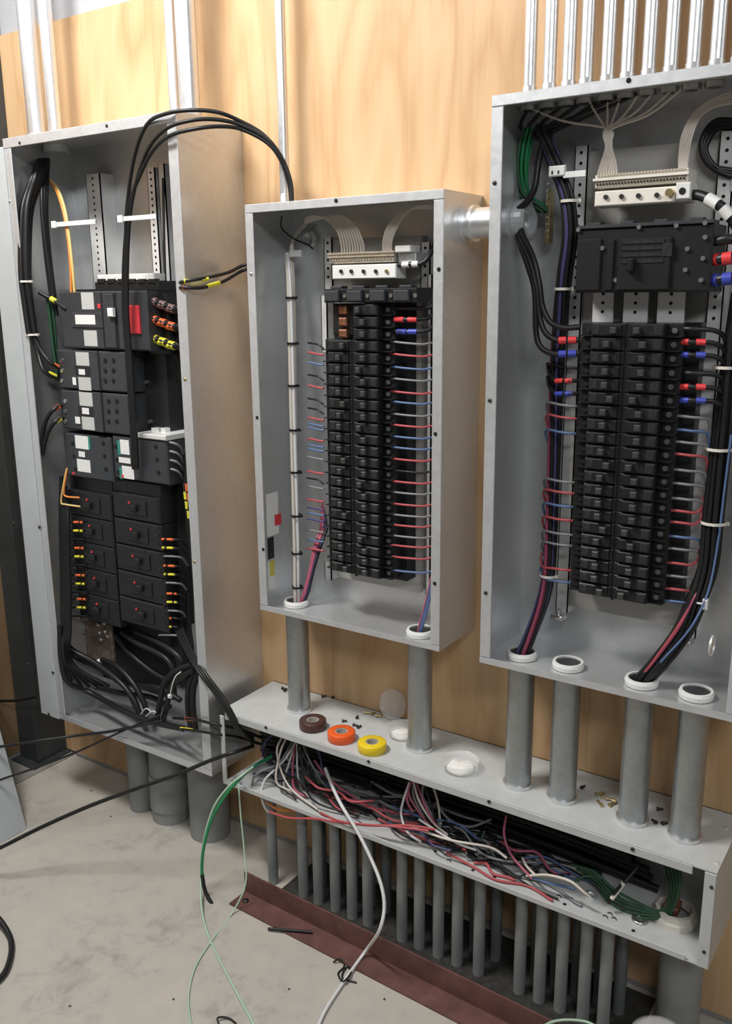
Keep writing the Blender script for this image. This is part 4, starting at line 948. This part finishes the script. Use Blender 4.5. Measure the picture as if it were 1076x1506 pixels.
# dark mass of black wires under the top wall
for k in range(7):
    u0 = 740+k*9
    wire('black wire crowded under the top wall of the '+GR, 'black wires under the top of the '+GR, 'rubber', .0035, [Vector((at(779+k*28, 110, y=-.085).x, -.085, RZ1-.004)), (u0+25, 188+(k % 5)*3, -.085), (790+k*1.5, 195+(k % 4)*4, -.08), (800+(k % 6)*3, 220, -.085), (816+(k % 5)*2, 262, -.1)])
# white neutrals of the four-conduit panel
for k, u in enumerate((864, 893, 913, 940, 962, 990, 775, 1005)):
    x = at(u, 150, y=-.085).x
    top = Vector((x, -.085, RZ1-.004))
    mid1 = (u+(893-u)*.45, 168 if u > 800 else 178, -.088); j = k % 4
    wire('cream neutral wire gathering from a top conduit onto the neutral bar of the '+GR, 'left neutral wires of the '+GR, 'wcream', .0023, [top, mid1, (890+j*3, 190, -.092), (891+j*2.5, 215, -.095), (884+k*3, 240, -.095), (879+k*4, 258, -.09)])
for k in range(5):
    wire('cream neutral wire arching high onto the right of the neutral bar of the '+GR, 'right neutral wires of the '+GR, 'wcream', .0026, [(1000+k*2.3, 256, -.09), (999+k*3, 230, -.095), (1003+k*3.4, 200, -.095), (1017+k*3, 172, -.09), (1044+k*2, 148+k*2, -.08), (1090, 130+k*5, -.06)])
# right main feeders
for k, (v, c_, w_) in enumerate(((283, 'white', 'white'), (355, None, ''), (382, 'tred', 'red'), (412, 'tblue', 'blue'))):
    if v == 283: pts = [(1012, 286, -.10), (1030, 288, -.11), (1050, 297, -.12), (1068, 312, -.12), (1090, 350, -.11), (1100, 420, -.10)]; bands = ((c_, [(1040, 292, -.116), (1056, 301, -.121)]), (c_, [(1062, 306, -.1205), (1074, 319, -.119)]))
    else:
        pts = [(1040, v, -.11), (1054, v, -.12), (1070, v-3, -.122), (1088, v+2, -.115), (1100, v+40, -.10)]
        bands = ((c_, [(1044, v, -.113), (1057, v-.5, -.1205)]), (c_, [(1062, v-1, -.1215), (1076, v-3, -.121)])) if c_ else ()
    wire('thick black feeder '+(('with '+w_+' bands') if c_ else 'without bands')+' on the '+('neutral lug' if v == 283 else 'main breaker')+' of the '+GR, None, 'rubber', .0088, pts, bands=bands, name='cable', cat='cable')
for k in range(3):
    wire('black cable looped in the top right corner of the '+GR, 'looped cables of the '+GR, 'rubber', .0052, [(1085, 178+k*6, -.03), (1052+k*2, 178+k*5, -.04), (1034+k*3, 200+k*4, -.05), (1032+k*3, 225, -.055), (1045+k*3, 245, -.055), (1070, 258-k*4, -.05), (1095, 262-k*5, -.04)], name='cable', cat='cable')
# right gutter bundle
bundle('black cable of the thick bundle running down the right gutter of the '+GR, 'right bundle of the '+GR, ['rubber', 'rubber', 'rubber', 'rubber', 'rubber', 'wnavy', 'rubber'], .005, [(1090, 430, -.08), (1078, 520, -.075), (1068, 600, -.075), (1058, 680, -.075), (1048, 760, -.08), (1040, 830, -.085), (1024, 880, -.10), (1004, 930, -.115), (970, 975, -.125), (948, 1000, -.13), (943, 1020, -.13)], 12, .017)
for k, (m_, off) in enumerate((('wpinkd', -6), ('wred', -9), ('wblue', 11))):
    wire(('dark pink', 'red', 'blue')[k]+' wire strapped along the thick black bundle of the '+GR, None, m_, .0021, ([(1064+off, 640, -.09), (1054+off, 720, -.09), (1044+off, 800, -.095), (1030+off, 870, -.11)] if k == 2 else [(1034+off, 862+k*8, -.10), (1024+off, 884+k*6, -.118)])+[(1003+off, 925, -.135), (966+off*.6, 972, -.142), (946+off*.5, 998, -.136), (943+off*.3, 1018, -.132)])
for q in ((1068, 540, -.075), (1057, 660, -.076), (1049, 768, -.08)):
    ties((q,), .023, 'pale cable tie round the thick black bundle of the '+GR, 'ties on the thick black bundle', 'cream')
p = at(1036, 888, y=-.11); obj('cable_tie', B().tube([p+Vector((-.02, -.0, 0)), p+Vector((-.008, -.004, 0)), p], .0022, 6, 3).bbox(p.x-.003, p.x+.006, p.y-.007, p.y+.003, p.z-.010, p.z+.010, .001), M['white'], None, 'white square-headed tie mount beside the thick black bundle', 'cable tie')

# ------------------------------------------------------------------ trough wires
GT = 'wires in the trough'
tw = [('wwhite', [(434, 1092, -.12), (420, 1115, -.15), (403, 1133, -.17), (390, 1146, -.18), (384, 1165, -.195), (388, 1185, -.2), (395, 1195, -.19)], 'white wire bowing out of the trough beside the green wires'),
      ('wwhite', [(434, 1092, -.115), (424, 1125, -.14), (417, 1150, -.16), (424, 1172, -.17), (442, 1186, -.17)], 'white wire fanning down under the first conduit in the trough'),
      ('wgrey', [(430, 1092, -.12), (410, 1122, -.16), (388, 1132, -.18), (374, 1142, -.19), (370, 1158, -.19)], 'grey wire fanning toward the open trough end'),
      ('wpink', [(434, 1094, -.12), (430, 1130, -.15), (433, 1160, -.165), (450, 1172, -.165)], 'pink wire dropping under the first conduit in the trough'),
      ('wwhite', [(437, 1094, -.12), (437, 1130, -.14), (442, 1158, -.155), (455, 1172, -.16)], 'white wire dropping beside the pink one in the trough'),
      ('wgrey', [(438, 1094, -.12), (455, 1125, -.12), (498, 1153, -.11), (545, 1170, -.1), (590, 1172, -.09)], 'grey wire sweeping along the back of the trough'),
      ('wred', [(396, 1194, -.21), (425, 1203, -.222), (462, 1204, -.222), (497, 1209, -.22), (545, 1214, -.215), (600, 1214, -.2), (640, 1220, -.18)], 'red wire sagging over the trough front lip'),
      ('wred', [(470, 1195, -.20), (500, 1208, -.222), (540, 1213, -.222), (575, 1215, -.212), (630, 1222, -.19)], 'second red wire resting on the trough lip beside the sagging one'),
      ('worange', [(393, 1181, -.2), (408, 1190, -.205), (428, 1192, -.2), (445, 1190, -.19)], 'pale orange wire end near the open trough end'),
      ('wpink', [(462, 1118, -.12), (478, 1140, -.13), (505, 1162, -.14), (540, 1184, -.15), (580, 1195, -.15)], 'maroon wire slanting through the trough middle'),
      ('wwhite', [(602, 1150, -.13), (592, 1180, -.15), (590, 1200, -.165), (600, 1225, -.18), (625, 1242, -.18)], 'white wire dropping under the second conduit in the trough'),
      ('wpink', [(604, 1150, -.13), (598, 1175, -.14), (607, 1195, -.15)], 'short pink wire end under the second conduit'),
      ('wcream', [(608, 1150, -.13), (617, 1180, -.14), (637, 1210, -.15), (658, 1228, -.16)], 'cream wire curving under the second conduit'),
      ('wpink', [(612, 1150, -.125), (625, 1185, -.14), (640, 1212, -.15), (655, 1226, -.155)], 'pink wire curving under the second conduit'),
      ('wwhite', [(616, 1205, -.16), (645, 1224, -.17), (672, 1240, -.175), (700, 1250, -.17)], 'white wire lying along the trough floor middle'),
      ('wgrey', [(640, 1180, -.10), (660, 1205, -.11), (690, 1216, -.11), (722, 1205, -.1)], 'black-grey loop hanging inside the trough middle'),
      ('wpink', [(744, 1200, -.12), (741, 1228, -.14), (752, 1258, -.16), (782, 1292, -.185)], 'bright pink wire dropping under the violet-wired conduit'),
      ('wcream', [(600, 1214, -.18), (660, 1235, -.18), (720, 1246, -.17), (745, 1262, -.17)], 'cream wire along the trough floor toward the pink one'),
      ('wcream', [(774, 1288, -.18), (805, 1287, -.19), (838, 1296, -.195), (858, 1312, -.195), (868, 1320, -.19)], 'salmon wire arching over the blue one on the trough floor'),
      ('wblue', [(780, 1290, -.18), (805, 1298, -.185), (845, 1308, -.18)], 'blue wire under the salmon one on the trough floor'),
      ('wcream', [(768, 1262, -.15), (775, 1275, -.165), (790, 1290, -.18)], 'short cream wire beside the bright pink one'),
      ('wgreend', [(700, 1232, -.1), (705, 1240, -.12), (712, 1222, -.1)], 'small dark green loop at the trough back')]
for m_, pts, lb in tw:
    wire(lb, GT, m_, .0029, pts)
# green ground wires at the closed end
for k in range(5):
    wire('dark green wire running along the trough to the ground bushing', 'green wires at the trough end', 'wgreend', .003, [(840+k*8, 1272+k*6, -.11), (874+k*3, 1282+k*8, -.13), (902+k*2, 1308+k*9, -.145), (942+k*2, 1330+k*5, -.15), (970+k*3, 1340+k*2, -.14), (984+k*3, 1318, -.115-k*.006), (980+k*5, 1285, -.09-k*.008), (974+k*5, 1264, -.075-k*.006)])
wire('dark green wire bowed over the trough floor', None, 'wgreend', .003, [(845, 1295, -.15), (865, 1288, -.13), (890, 1300, -.13), (915, 1325, -.15)])
o = wire('black cable end with a white band standing on the trough floor', None, 'rubber', .004, [(895, 1328, -.17), (908, 1308, -.16), (925, 1290, -.14), (940, 1272, -.12)], bands=(('cream', [(899, 1322, -.168), (917, 1298, -.15)]),), name='cable', cat='cable')
# random mass
random.seed(11)
rc = ['rubber']*14+['wgrey']*3+['wwhite']+['wpink', 'wred', 'wblue', 'wnavy', 'wnavy']
rn = {'rubber': 'black', 'wgrey': 'grey', 'wwhite': 'white', 'wpink': 'pink', 'wred': 'red', 'wblue': 'blue', 'wnavy': 'violet'}
for k in range(64):
    x = random.uniform(-.05, .62) if k < 46 else random.uniform(.45, .74)
    ln = random.uniform(.10, .26); n_ = 5; m_ = random.choice(rc)
    y = random.uniform(-.19, -.05); hh = max(0, .055-.07*abs(x-.15)) if x < .5 else .012
    z = TZ0+.007+random.random()*hh
    pts = []
    for i in range(n_):
        zi = max(TZ0+.0065, z+random.uniform(-.012, .012)-max(0, (x+ln*i/4-.5))*.03)
        pts.append(Vector((min(.86, x+ln*i/(n_-1)), max(-.205, min(-.02, y+random.uniform(-.022, .022))), zi)))
    wire('thin '+rn[m_]+' wire in the tangle lying along the trough floor', rn[m_]+' wires of the trough tangle', m_, random.choice((.0024, .003, .0034)), pts)
for k in range(14):
    a = random.uniform(-.035, .02); m_ = ('rubber', 'wgrey', 'rubber', 'rubber', 'wnavy', 'wcream', 'rubber')[k % 7]
    s = Vector((.062+a*.5, -.10+random.uniform(-.018, .018), TZ1-.004))
    e1 = Vector((.02+random.uniform(-.09, .12), -.13+random.uniform(-.05, .03), TZ0+.085+random.uniform(-.02, .03)))
    e2 = Vector((e1.x+random.uniform(-.02, .08), e1.y+random.uniform(-.03, .03), TZ0+.022+random.uniform(0, .02)))
    e3 = Vector((e2.x+random.uniform(.04, .14), max(-.2, e2.y+random.uniform(-.03, .03)), TZ0+.010+random.uniform(0, .015)))
    wire('thin '+{'rubber': 'black', 'wgrey': 'grey', 'wwhite': 'white', 'wnavy': 'violet', 'wcream': 'cream'}[m_]+' wire fanning from the first conduit into the trough tangle', 'fanning wires under the first conduit', m_, .0027, [s, s.lerp(e1, .45)+Vector((0, 0, -.005)), e1, e2, e3])
for k in range(7):
    m_ = ('rubber', 'wgrey', 'rubber', 'wpink', 'rubber', 'wgrey', 'wcream')[k]
    s = Vector((.425+random.uniform(-.015, .015), -.11+random.uniform(-.015, .015), TZ1-.004))
    e1 = Vector((.42+random.uniform(-.04, .10), -.14+random.uniform(-.03, .03), TZ0+.09)); e2 = Vector((e1.x+random.uniform(.02, .1), e1.y, TZ0+.015)); e3 = e2+Vector((.1, .01, -.005))
    wire('thin '+{'rubber': 'black', 'wgrey': 'grey', 'wpink': 'pink', 'wcream': 'cream'}[m_]+' wire fanning from the second conduit into the trough', 'fanning wires under the second conduit', m_, .0027, [s, s.lerp(e1, .5), e1, e2, e3])
# heavy feeders from the tall panel along the back of the trough, also added to darken it
for k in range(14):
    zz = TZ0+.016+.0165*(k % 7)+random.uniform(-.002, .002); yy = -.018-.024*(k//7)-random.uniform(0, .012)
    xe_ = random.uniform(.86, .98)
    wire('thick black feeder lying along the back wall of the trough', 'feeders along the back of the trough', 'rubber', .0085, [Vector((-.10, yy-.02, zz+random.uniform(-.004, .004))), Vector((.05, yy, zz)), Vector((.3, yy-random.uniform(0, .008), zz+random.uniform(-.006, .006))), Vector((.55, yy, zz)), Vector((.78, yy-random.uniform(0, .008), zz-.002)), Vector((xe_, yy, max(TZ0+.012, zz-.02)))], name='cable', cat='cable', seg=8)
# hanging wires
o = wire('long white wire hanging from the trough over the red angle onto the floor', None, 'wwhite', .0042, [(478, 1130, -.14), (490, 1160, -.18), (503, 1186, -.222), (525, 1222, -.236), (545, 1262, -.25), (560, 1300, -.268), (565, 1335, -.285), (557, 1370, -.305), (538, 1398, 'z', .02), (508, 1440, 'z', .006), (475, 1492, 'z', .005), (458, 1540, 'z', .005)], name='cable', cat='cable')
o = wire('bright green wire with black end hanging from the open trough end', None, 'wgreen', .0042, [(400, 1112, -.12), (375, 1126, -.17), (352, 1146, -.232), (330, 1172, -.26), (310, 1208, -.28), (299, 1250, -.30), (297, 1285, -.31), (302, 1312, -.315), (317, 1338, -.32)], bands=(('rubber', [(297, 1286, -.31), (302, 1312, -.315), (317, 1338, -.32), (318, 1340, -.32)]),))
wire('pale green wire hanging from the trough and trailing across the floor', None, 'wpale', .003, [(372, 1128, -.19), (355, 1141, -.232), (335, 1158, -.25), (313, 1190, -.27), (299, 1240, -.29), (295, 1290, -.30), (297, 1340, 'z', .01), (310, 1385, 'z', .004), (340, 1445, 'z', .004), (372, 1505, 'z', .004), (385, 1530, 'z', .004)])
wire('thin pale string hanging at the trough end and curling on the floor', None, 'wpale', .0022, [(350, 1140, -.2), (351, 1158, -.222), (354, 1200, -.235), (359, 1250, -.25), (361, 1300, 'z', .068), (340, 1345, 'z', .003), (308, 1388, 'z', .003), (286, 1425, 'z', .003), (277, 1470, 'z', .003), (283, 1520, 'z', .003)], cat='string', name='string')
wire('pale green wire end lying on the floor near the red angle', None, 'wpale', .003, [(795, 1512, 'z', .066), (812, 1503, 'z', .066), (835, 1500, 'z', .066), (862, 1503, 'z', .066), (880, 1512, 'z', .066)])

# ------------------------------------------------------------------ fittings on the trough floor
p = at(992, 1352, z=TZ0+th)
t = thing('ground_bushing', (p.x, p.y, p.z), 'pale hex ground bushing with copper lug on the trough floor', 'bushing')
obj('hub', B().lathe(p, (0, 0, 1), [(.044, 0), (.044, .012), (.040, .016), (.040, .026), (.033, .028), (.031, .01)], 10, smooth=False), M['cream'], t)
obj('copper_lug', B().bbox(p.x-.02, p.x+.008, p.y-.02, p.y+.014, p.z+.020, p.z+.038, .004).bbox(p.x-.004, p.x+.006, p.y-.006, p.y+.004, p.z+.03, p.z+.062, .003), M['copper'], t)
p = at(940, 1354, z=TZ0+th)
obj('locknut', B().lathe(p, (0, 0, 1), [(.016, 0), (.016, .005), (.010, .005), (.010, .001), (.0001, .001)], 12), M['screw'], None, 'small zinc locknut on the trough floor beside the ground bushing', 'locknut')
p = at(868, 1318, z=TZ0+th)
obj('locknut', B().lathe(p, (0, 0, 1), [(.015, 0), (.015, .004), (.010, .004), (.010, .001), (.0001, .001)], 12), M['galvd'], None, 'zinc locknut on the trough floor at the salmon wire end', 'locknut')
for k, (u, v) in enumerate(((890, 1348), (897, 1344), (903, 1351), (660, 1266), (840, 1322), (822, 1318))):
    p = at(u, v, z=TZ0+th+.0015)
    obj('metal_chip', B().tube([p+Vector((-.006, 0, 0)), p+Vector((0, .003, .001)), p+Vector((.005, -.002, 0))], .0012, 5, 2), M['dscrew'], None, 'tiny metal scrap on the trough floor', 'scrap', 'scraps on the trough floor')

# ------------------------------------------------------------------ loose things on the trough top
def tape(u, v, m_, label):
    p = at(u, v, z=TZ1)
    t = thing('tape_roll', p, label, 'tape roll', 'rolls of tape on the trough')
    h = .022
    obj('vinyl_winding', B().lathe(p, (0, 0, 1), [(.0155, 0), (.032, 0), (.0335, .0015), (.0335, h-.0015), (.032, h), (.0155, h)], 36), M[m_], t)
    obj('cardboard_core', B().ring(p+Vector((0, 0, .0005)), p+Vector((0, 0, h-.001)), .0125, .0155, 28), M['core'], t)
tape(460, 1070, 'rbrown', 'brown tape roll lying on the trough beside the first conduit')
tape(502, 1087, 'rorange', 'orange tape roll between the brown and the yellow one')
tape(547, 1103, 'ryellow', 'yellow tape roll lying on the trough beside the orange one')
def tub(u, v, r, h, label, name='clear_tub', zb=None, fill=True):
    p = at(u, v, z=TZ1 if zb is None else zb)
    t = thing(name, p, label, 'tub', None)
    obj('tub_wall', B().lathe(p, (0, 0, 1), [(.0002, .0006), (r*.86, .0006), (r*.93, h*.4), (r*.97, h), (r, h), (r, h-.003), (r*.95, h*.4), (r*.88, 0), (.0002, 0)], 32), M['clear'], t)
    if fill:
        b = B(); seg = 20; random.seed(int(u)); vs = [p+Vector((0, 0, .0085))]
        for i in range(seg):
            a = 2*math.pi*i/seg; rr = r*1.3*random.uniform(.8, 1.0)
            vs.append(p+Vector((math.cos(a)*rr*.55, math.sin(a)*rr*.55, .008+random.uniform(-.003, .003))))
        for i in range(seg):
            a = 2*math.pi*i/seg; rr = r*.84*random.uniform(.93, 1.0); vs.append(p+Vector((math.cos(a)*rr, math.sin(a)*rr, .0012)))
        b.add(vs, [(0, 1+i, 1+(i+1) % seg) for i in range(seg)]+[(1+i, 1+seg+i, 1+seg+(i+1) % seg, 1+(i+1) % seg) for i in range(seg)]+[tuple(1+seg+i for i in range(seg))[::-1]], 0, True)
        obj('white_filling', b, M['powder'], t)
    return t
tub(677, 1131, .042, .024, 'round clear tub of white filling standing free on the trough')
tub(592, 1082, .037, .026, 'round clear tub of white filling half behind the second conduit')
# upright clear lid leaning on the wall
p = at(578, 1056, z=TZ1)
cdir = Vector((0, -.96, .28)).normalized(); upd = Vector((0, .28, .96)).normalized(); r_ = .038
ct = Vector((p.x, -.022, TZ1+.001))+upd*r_
obj('clear_disc', B().lathe(ct, cdir, [(.0003, 0), (r_*.93, 0), (r_, -.001), (r_, .006), (r_*.97, .006), (r_*.95, .0012), (.0003, .0012)], 30), M['clear'], None, 'round clear disc standing upright against the plywood on the trough', 'disc')
# screws
def boltobj(u, v, ang_, m_, label, group, ln=.018, z=TZ1):
    p = at(u, v, z=z)+Vector((0, 0, .0038)); d = Vector((math.cos(ang_), math.sin(ang_), 0))
    t = thing('bolt', p, label, 'bolt', group)
    obj('shank', B().cyl(p, p+d*ln, .0024, 8), M[m_], t); obj('head', B().cyl(p-d*.004, p, .0042, 8), M[m_], t)
for u, v, a in ((878, 1170, .8), (886, 1174, 2.0), (893, 1177, .3), (897, 1186, 1.2), (884, 1186, 2.4), (903, 1181, 2.9)):
    boltobj(u, v, a, 'brass', 'brass coloured bolt in the small pile on the trough', 'pile of brass bolts')
for u, v, a in ((538, 1050, .4), (547, 1052, 1.4), (555, 1055, .2), (562, 1052, 2.2)):
    boltobj(u, v, a, 'brass', 'brass coloured bolt lying near the upright clear disc', 'bolts near the clear disc', .012)
for u, v, a in ((505, 1062, 0.6), (525, 1057, 2.0), (521, 1068, .2), (527, 1071, 1.3), (481, 1020, .3), (490, 1027, 1.8), (499, 1024, 2.7), (475, 1026, .9), (416, 1014, .2), (419, 1017, 1.6), (856, 1160, 1.3), (968, 1192, .5), (963, 1211, 2.6), (975, 1213, .8)):
    boltobj(u, v, a, 'dscrew', 'small dark screw scattered on the trough top', 'dark screws on the trough top', .009)

# ------------------------------------------------------------------ floor things
# grey cover leaning in the corner
t = thing('panel_cover', (-.80, -.7, 0), 'light grey panel cover leaning against the left wall', 'cover')
tilt = math.atan2(.075, .285)
ez = Vector((-math.sin(tilt), 0, math.cos(tilt))); ex = Vector((0, -1, 0)); en = Vector((math.cos(tilt), 0, math.sin(tilt)))
o0 = Vector((-.766, -.372, .001)); W_, H_ = .64, 1.46; th_ = .003
def slab(b, a0_, a1_, h0_, h1_, t0_, t1_):
    vs = [o0+ex*a+ez*h+en*q for q in (t0_, t1_) for h in (h0_, h1_) for a in (a0_, a1_)]
    b.add(vs, [(0, 2, 3, 1), (4, 5, 7, 6), (0, 1, 5, 4), (2, 6, 7, 3), (0, 4, 6, 2), (1, 3, 7, 5)])
    return b
obj('sheet', slab(B(), 0, W_, 0, H_, -th_, 0), M['gpaint2'], t)
obj('folded_edge', slab(slab(B(), 0, .003, 0, H_, -.015, -th_), W_-.003, W_, 0, H_, -.015, -th_), M['gpaint2'], t)
wire('thick black cable end curving on the floor near the leaning cover', None, 'rubber', .0075, [(-40, 1320, 'z', .05), (-8, 1345, 'z', .03), (12, 1372, 'z', .012), (17, 1395, 'z', .008), (10, 1425, 'z', .008), (-6, 1445, 'z', .008), (-40, 1470, 'z', .008)], name='cable', cat='cable')
wire('straight black cable offcut lying across the front edge of the red angle', None, 'rubber', .0036, [(394, 1366, 'z', .006), (425, 1368, 'z', .0095), (459, 1371, 'z', .0095)], name='cable_offcut', cat='cable')
for k, (pts, lb) in enumerate(([[(490, 1415, 'z', .003), (500, 1410, 'z', .012), (506, 1421, 'z', .004), (497, 1432, 'z', .003), (505, 1443, 'z', .012), (516, 1430, 'z', .008), (510, 1422, 'z', .003), (503, 1438, 'z', .003), (524, 1445, 'z', .003)], 'curled black cable tie on the floor beside the white wire'],
                              [[(322, 1508, 'z', .003), (320, 1497, 'z', .008), (335, 1497, 'z', .004), (347, 1505, 'z', .003)], 'bent black cable tie on the floor beside the pale green wire'])):
    wire(lb, None, 'rubber', .0022, pts, name='cable_tie', cat='cable tie')
# clear bucket near the right end
p = at(1003, 1500, z=0); p.z = 0.0005
p = Vector((1.045, -.215, .0005))
t = thing('clear_jar', p, 'clear plastic jar with white content on the floor beside the wide conduit', 'jar')
obj('jar_wall', B().lathe(p, (0, 0, 1), [(.0003, .001), (.058, .001), (.062, .01), (.063, .06), (.055, .085), (.035, .102), (.0003, .108), (.0003, .111), (.037, .105), (.058, .087), (.066, .06), (.065, .008), (.06, -.0), (.0003, -.0)], 32), M['clear'], t)
obj('white_content', B().lathe(p+Vector((0, 0, .0015)), (0, 0, 1), [(.0003, 0), (.05, 0), (.05, .03), (.03, .04), (.0003, .042)], 20), M['powder'], t)
for k, (u, v) in enumerate(((163, 1201), (255, 1470), (425, 1455), (565, 1470), (134, 1163), (103, 1480))):
    p = at(u, v, z=.0)
    obj('floor_chip', B().lathe(p, (0, 0, 1), [(.003, 0), (.0025, .002), (.0001, .003)], 6, smooth=False), M['steel'], None, 'tiny dark crumb on the concrete floor', 'crumb', 'crumbs on the floor')
for k in range(12):
    x = .1+k*.065; 
    obj('gravel_chip', B().lathe(Vector((x, -.21-.02*(k % 2), 0)), (0, 0, 1), [(.008, 0), (.006, .006), (.0001, .008)], 6, smooth=False), M['conc'], None, 'pale concrete crumb behind the red angle', 'crumb', 'crumbs behind the red angle')
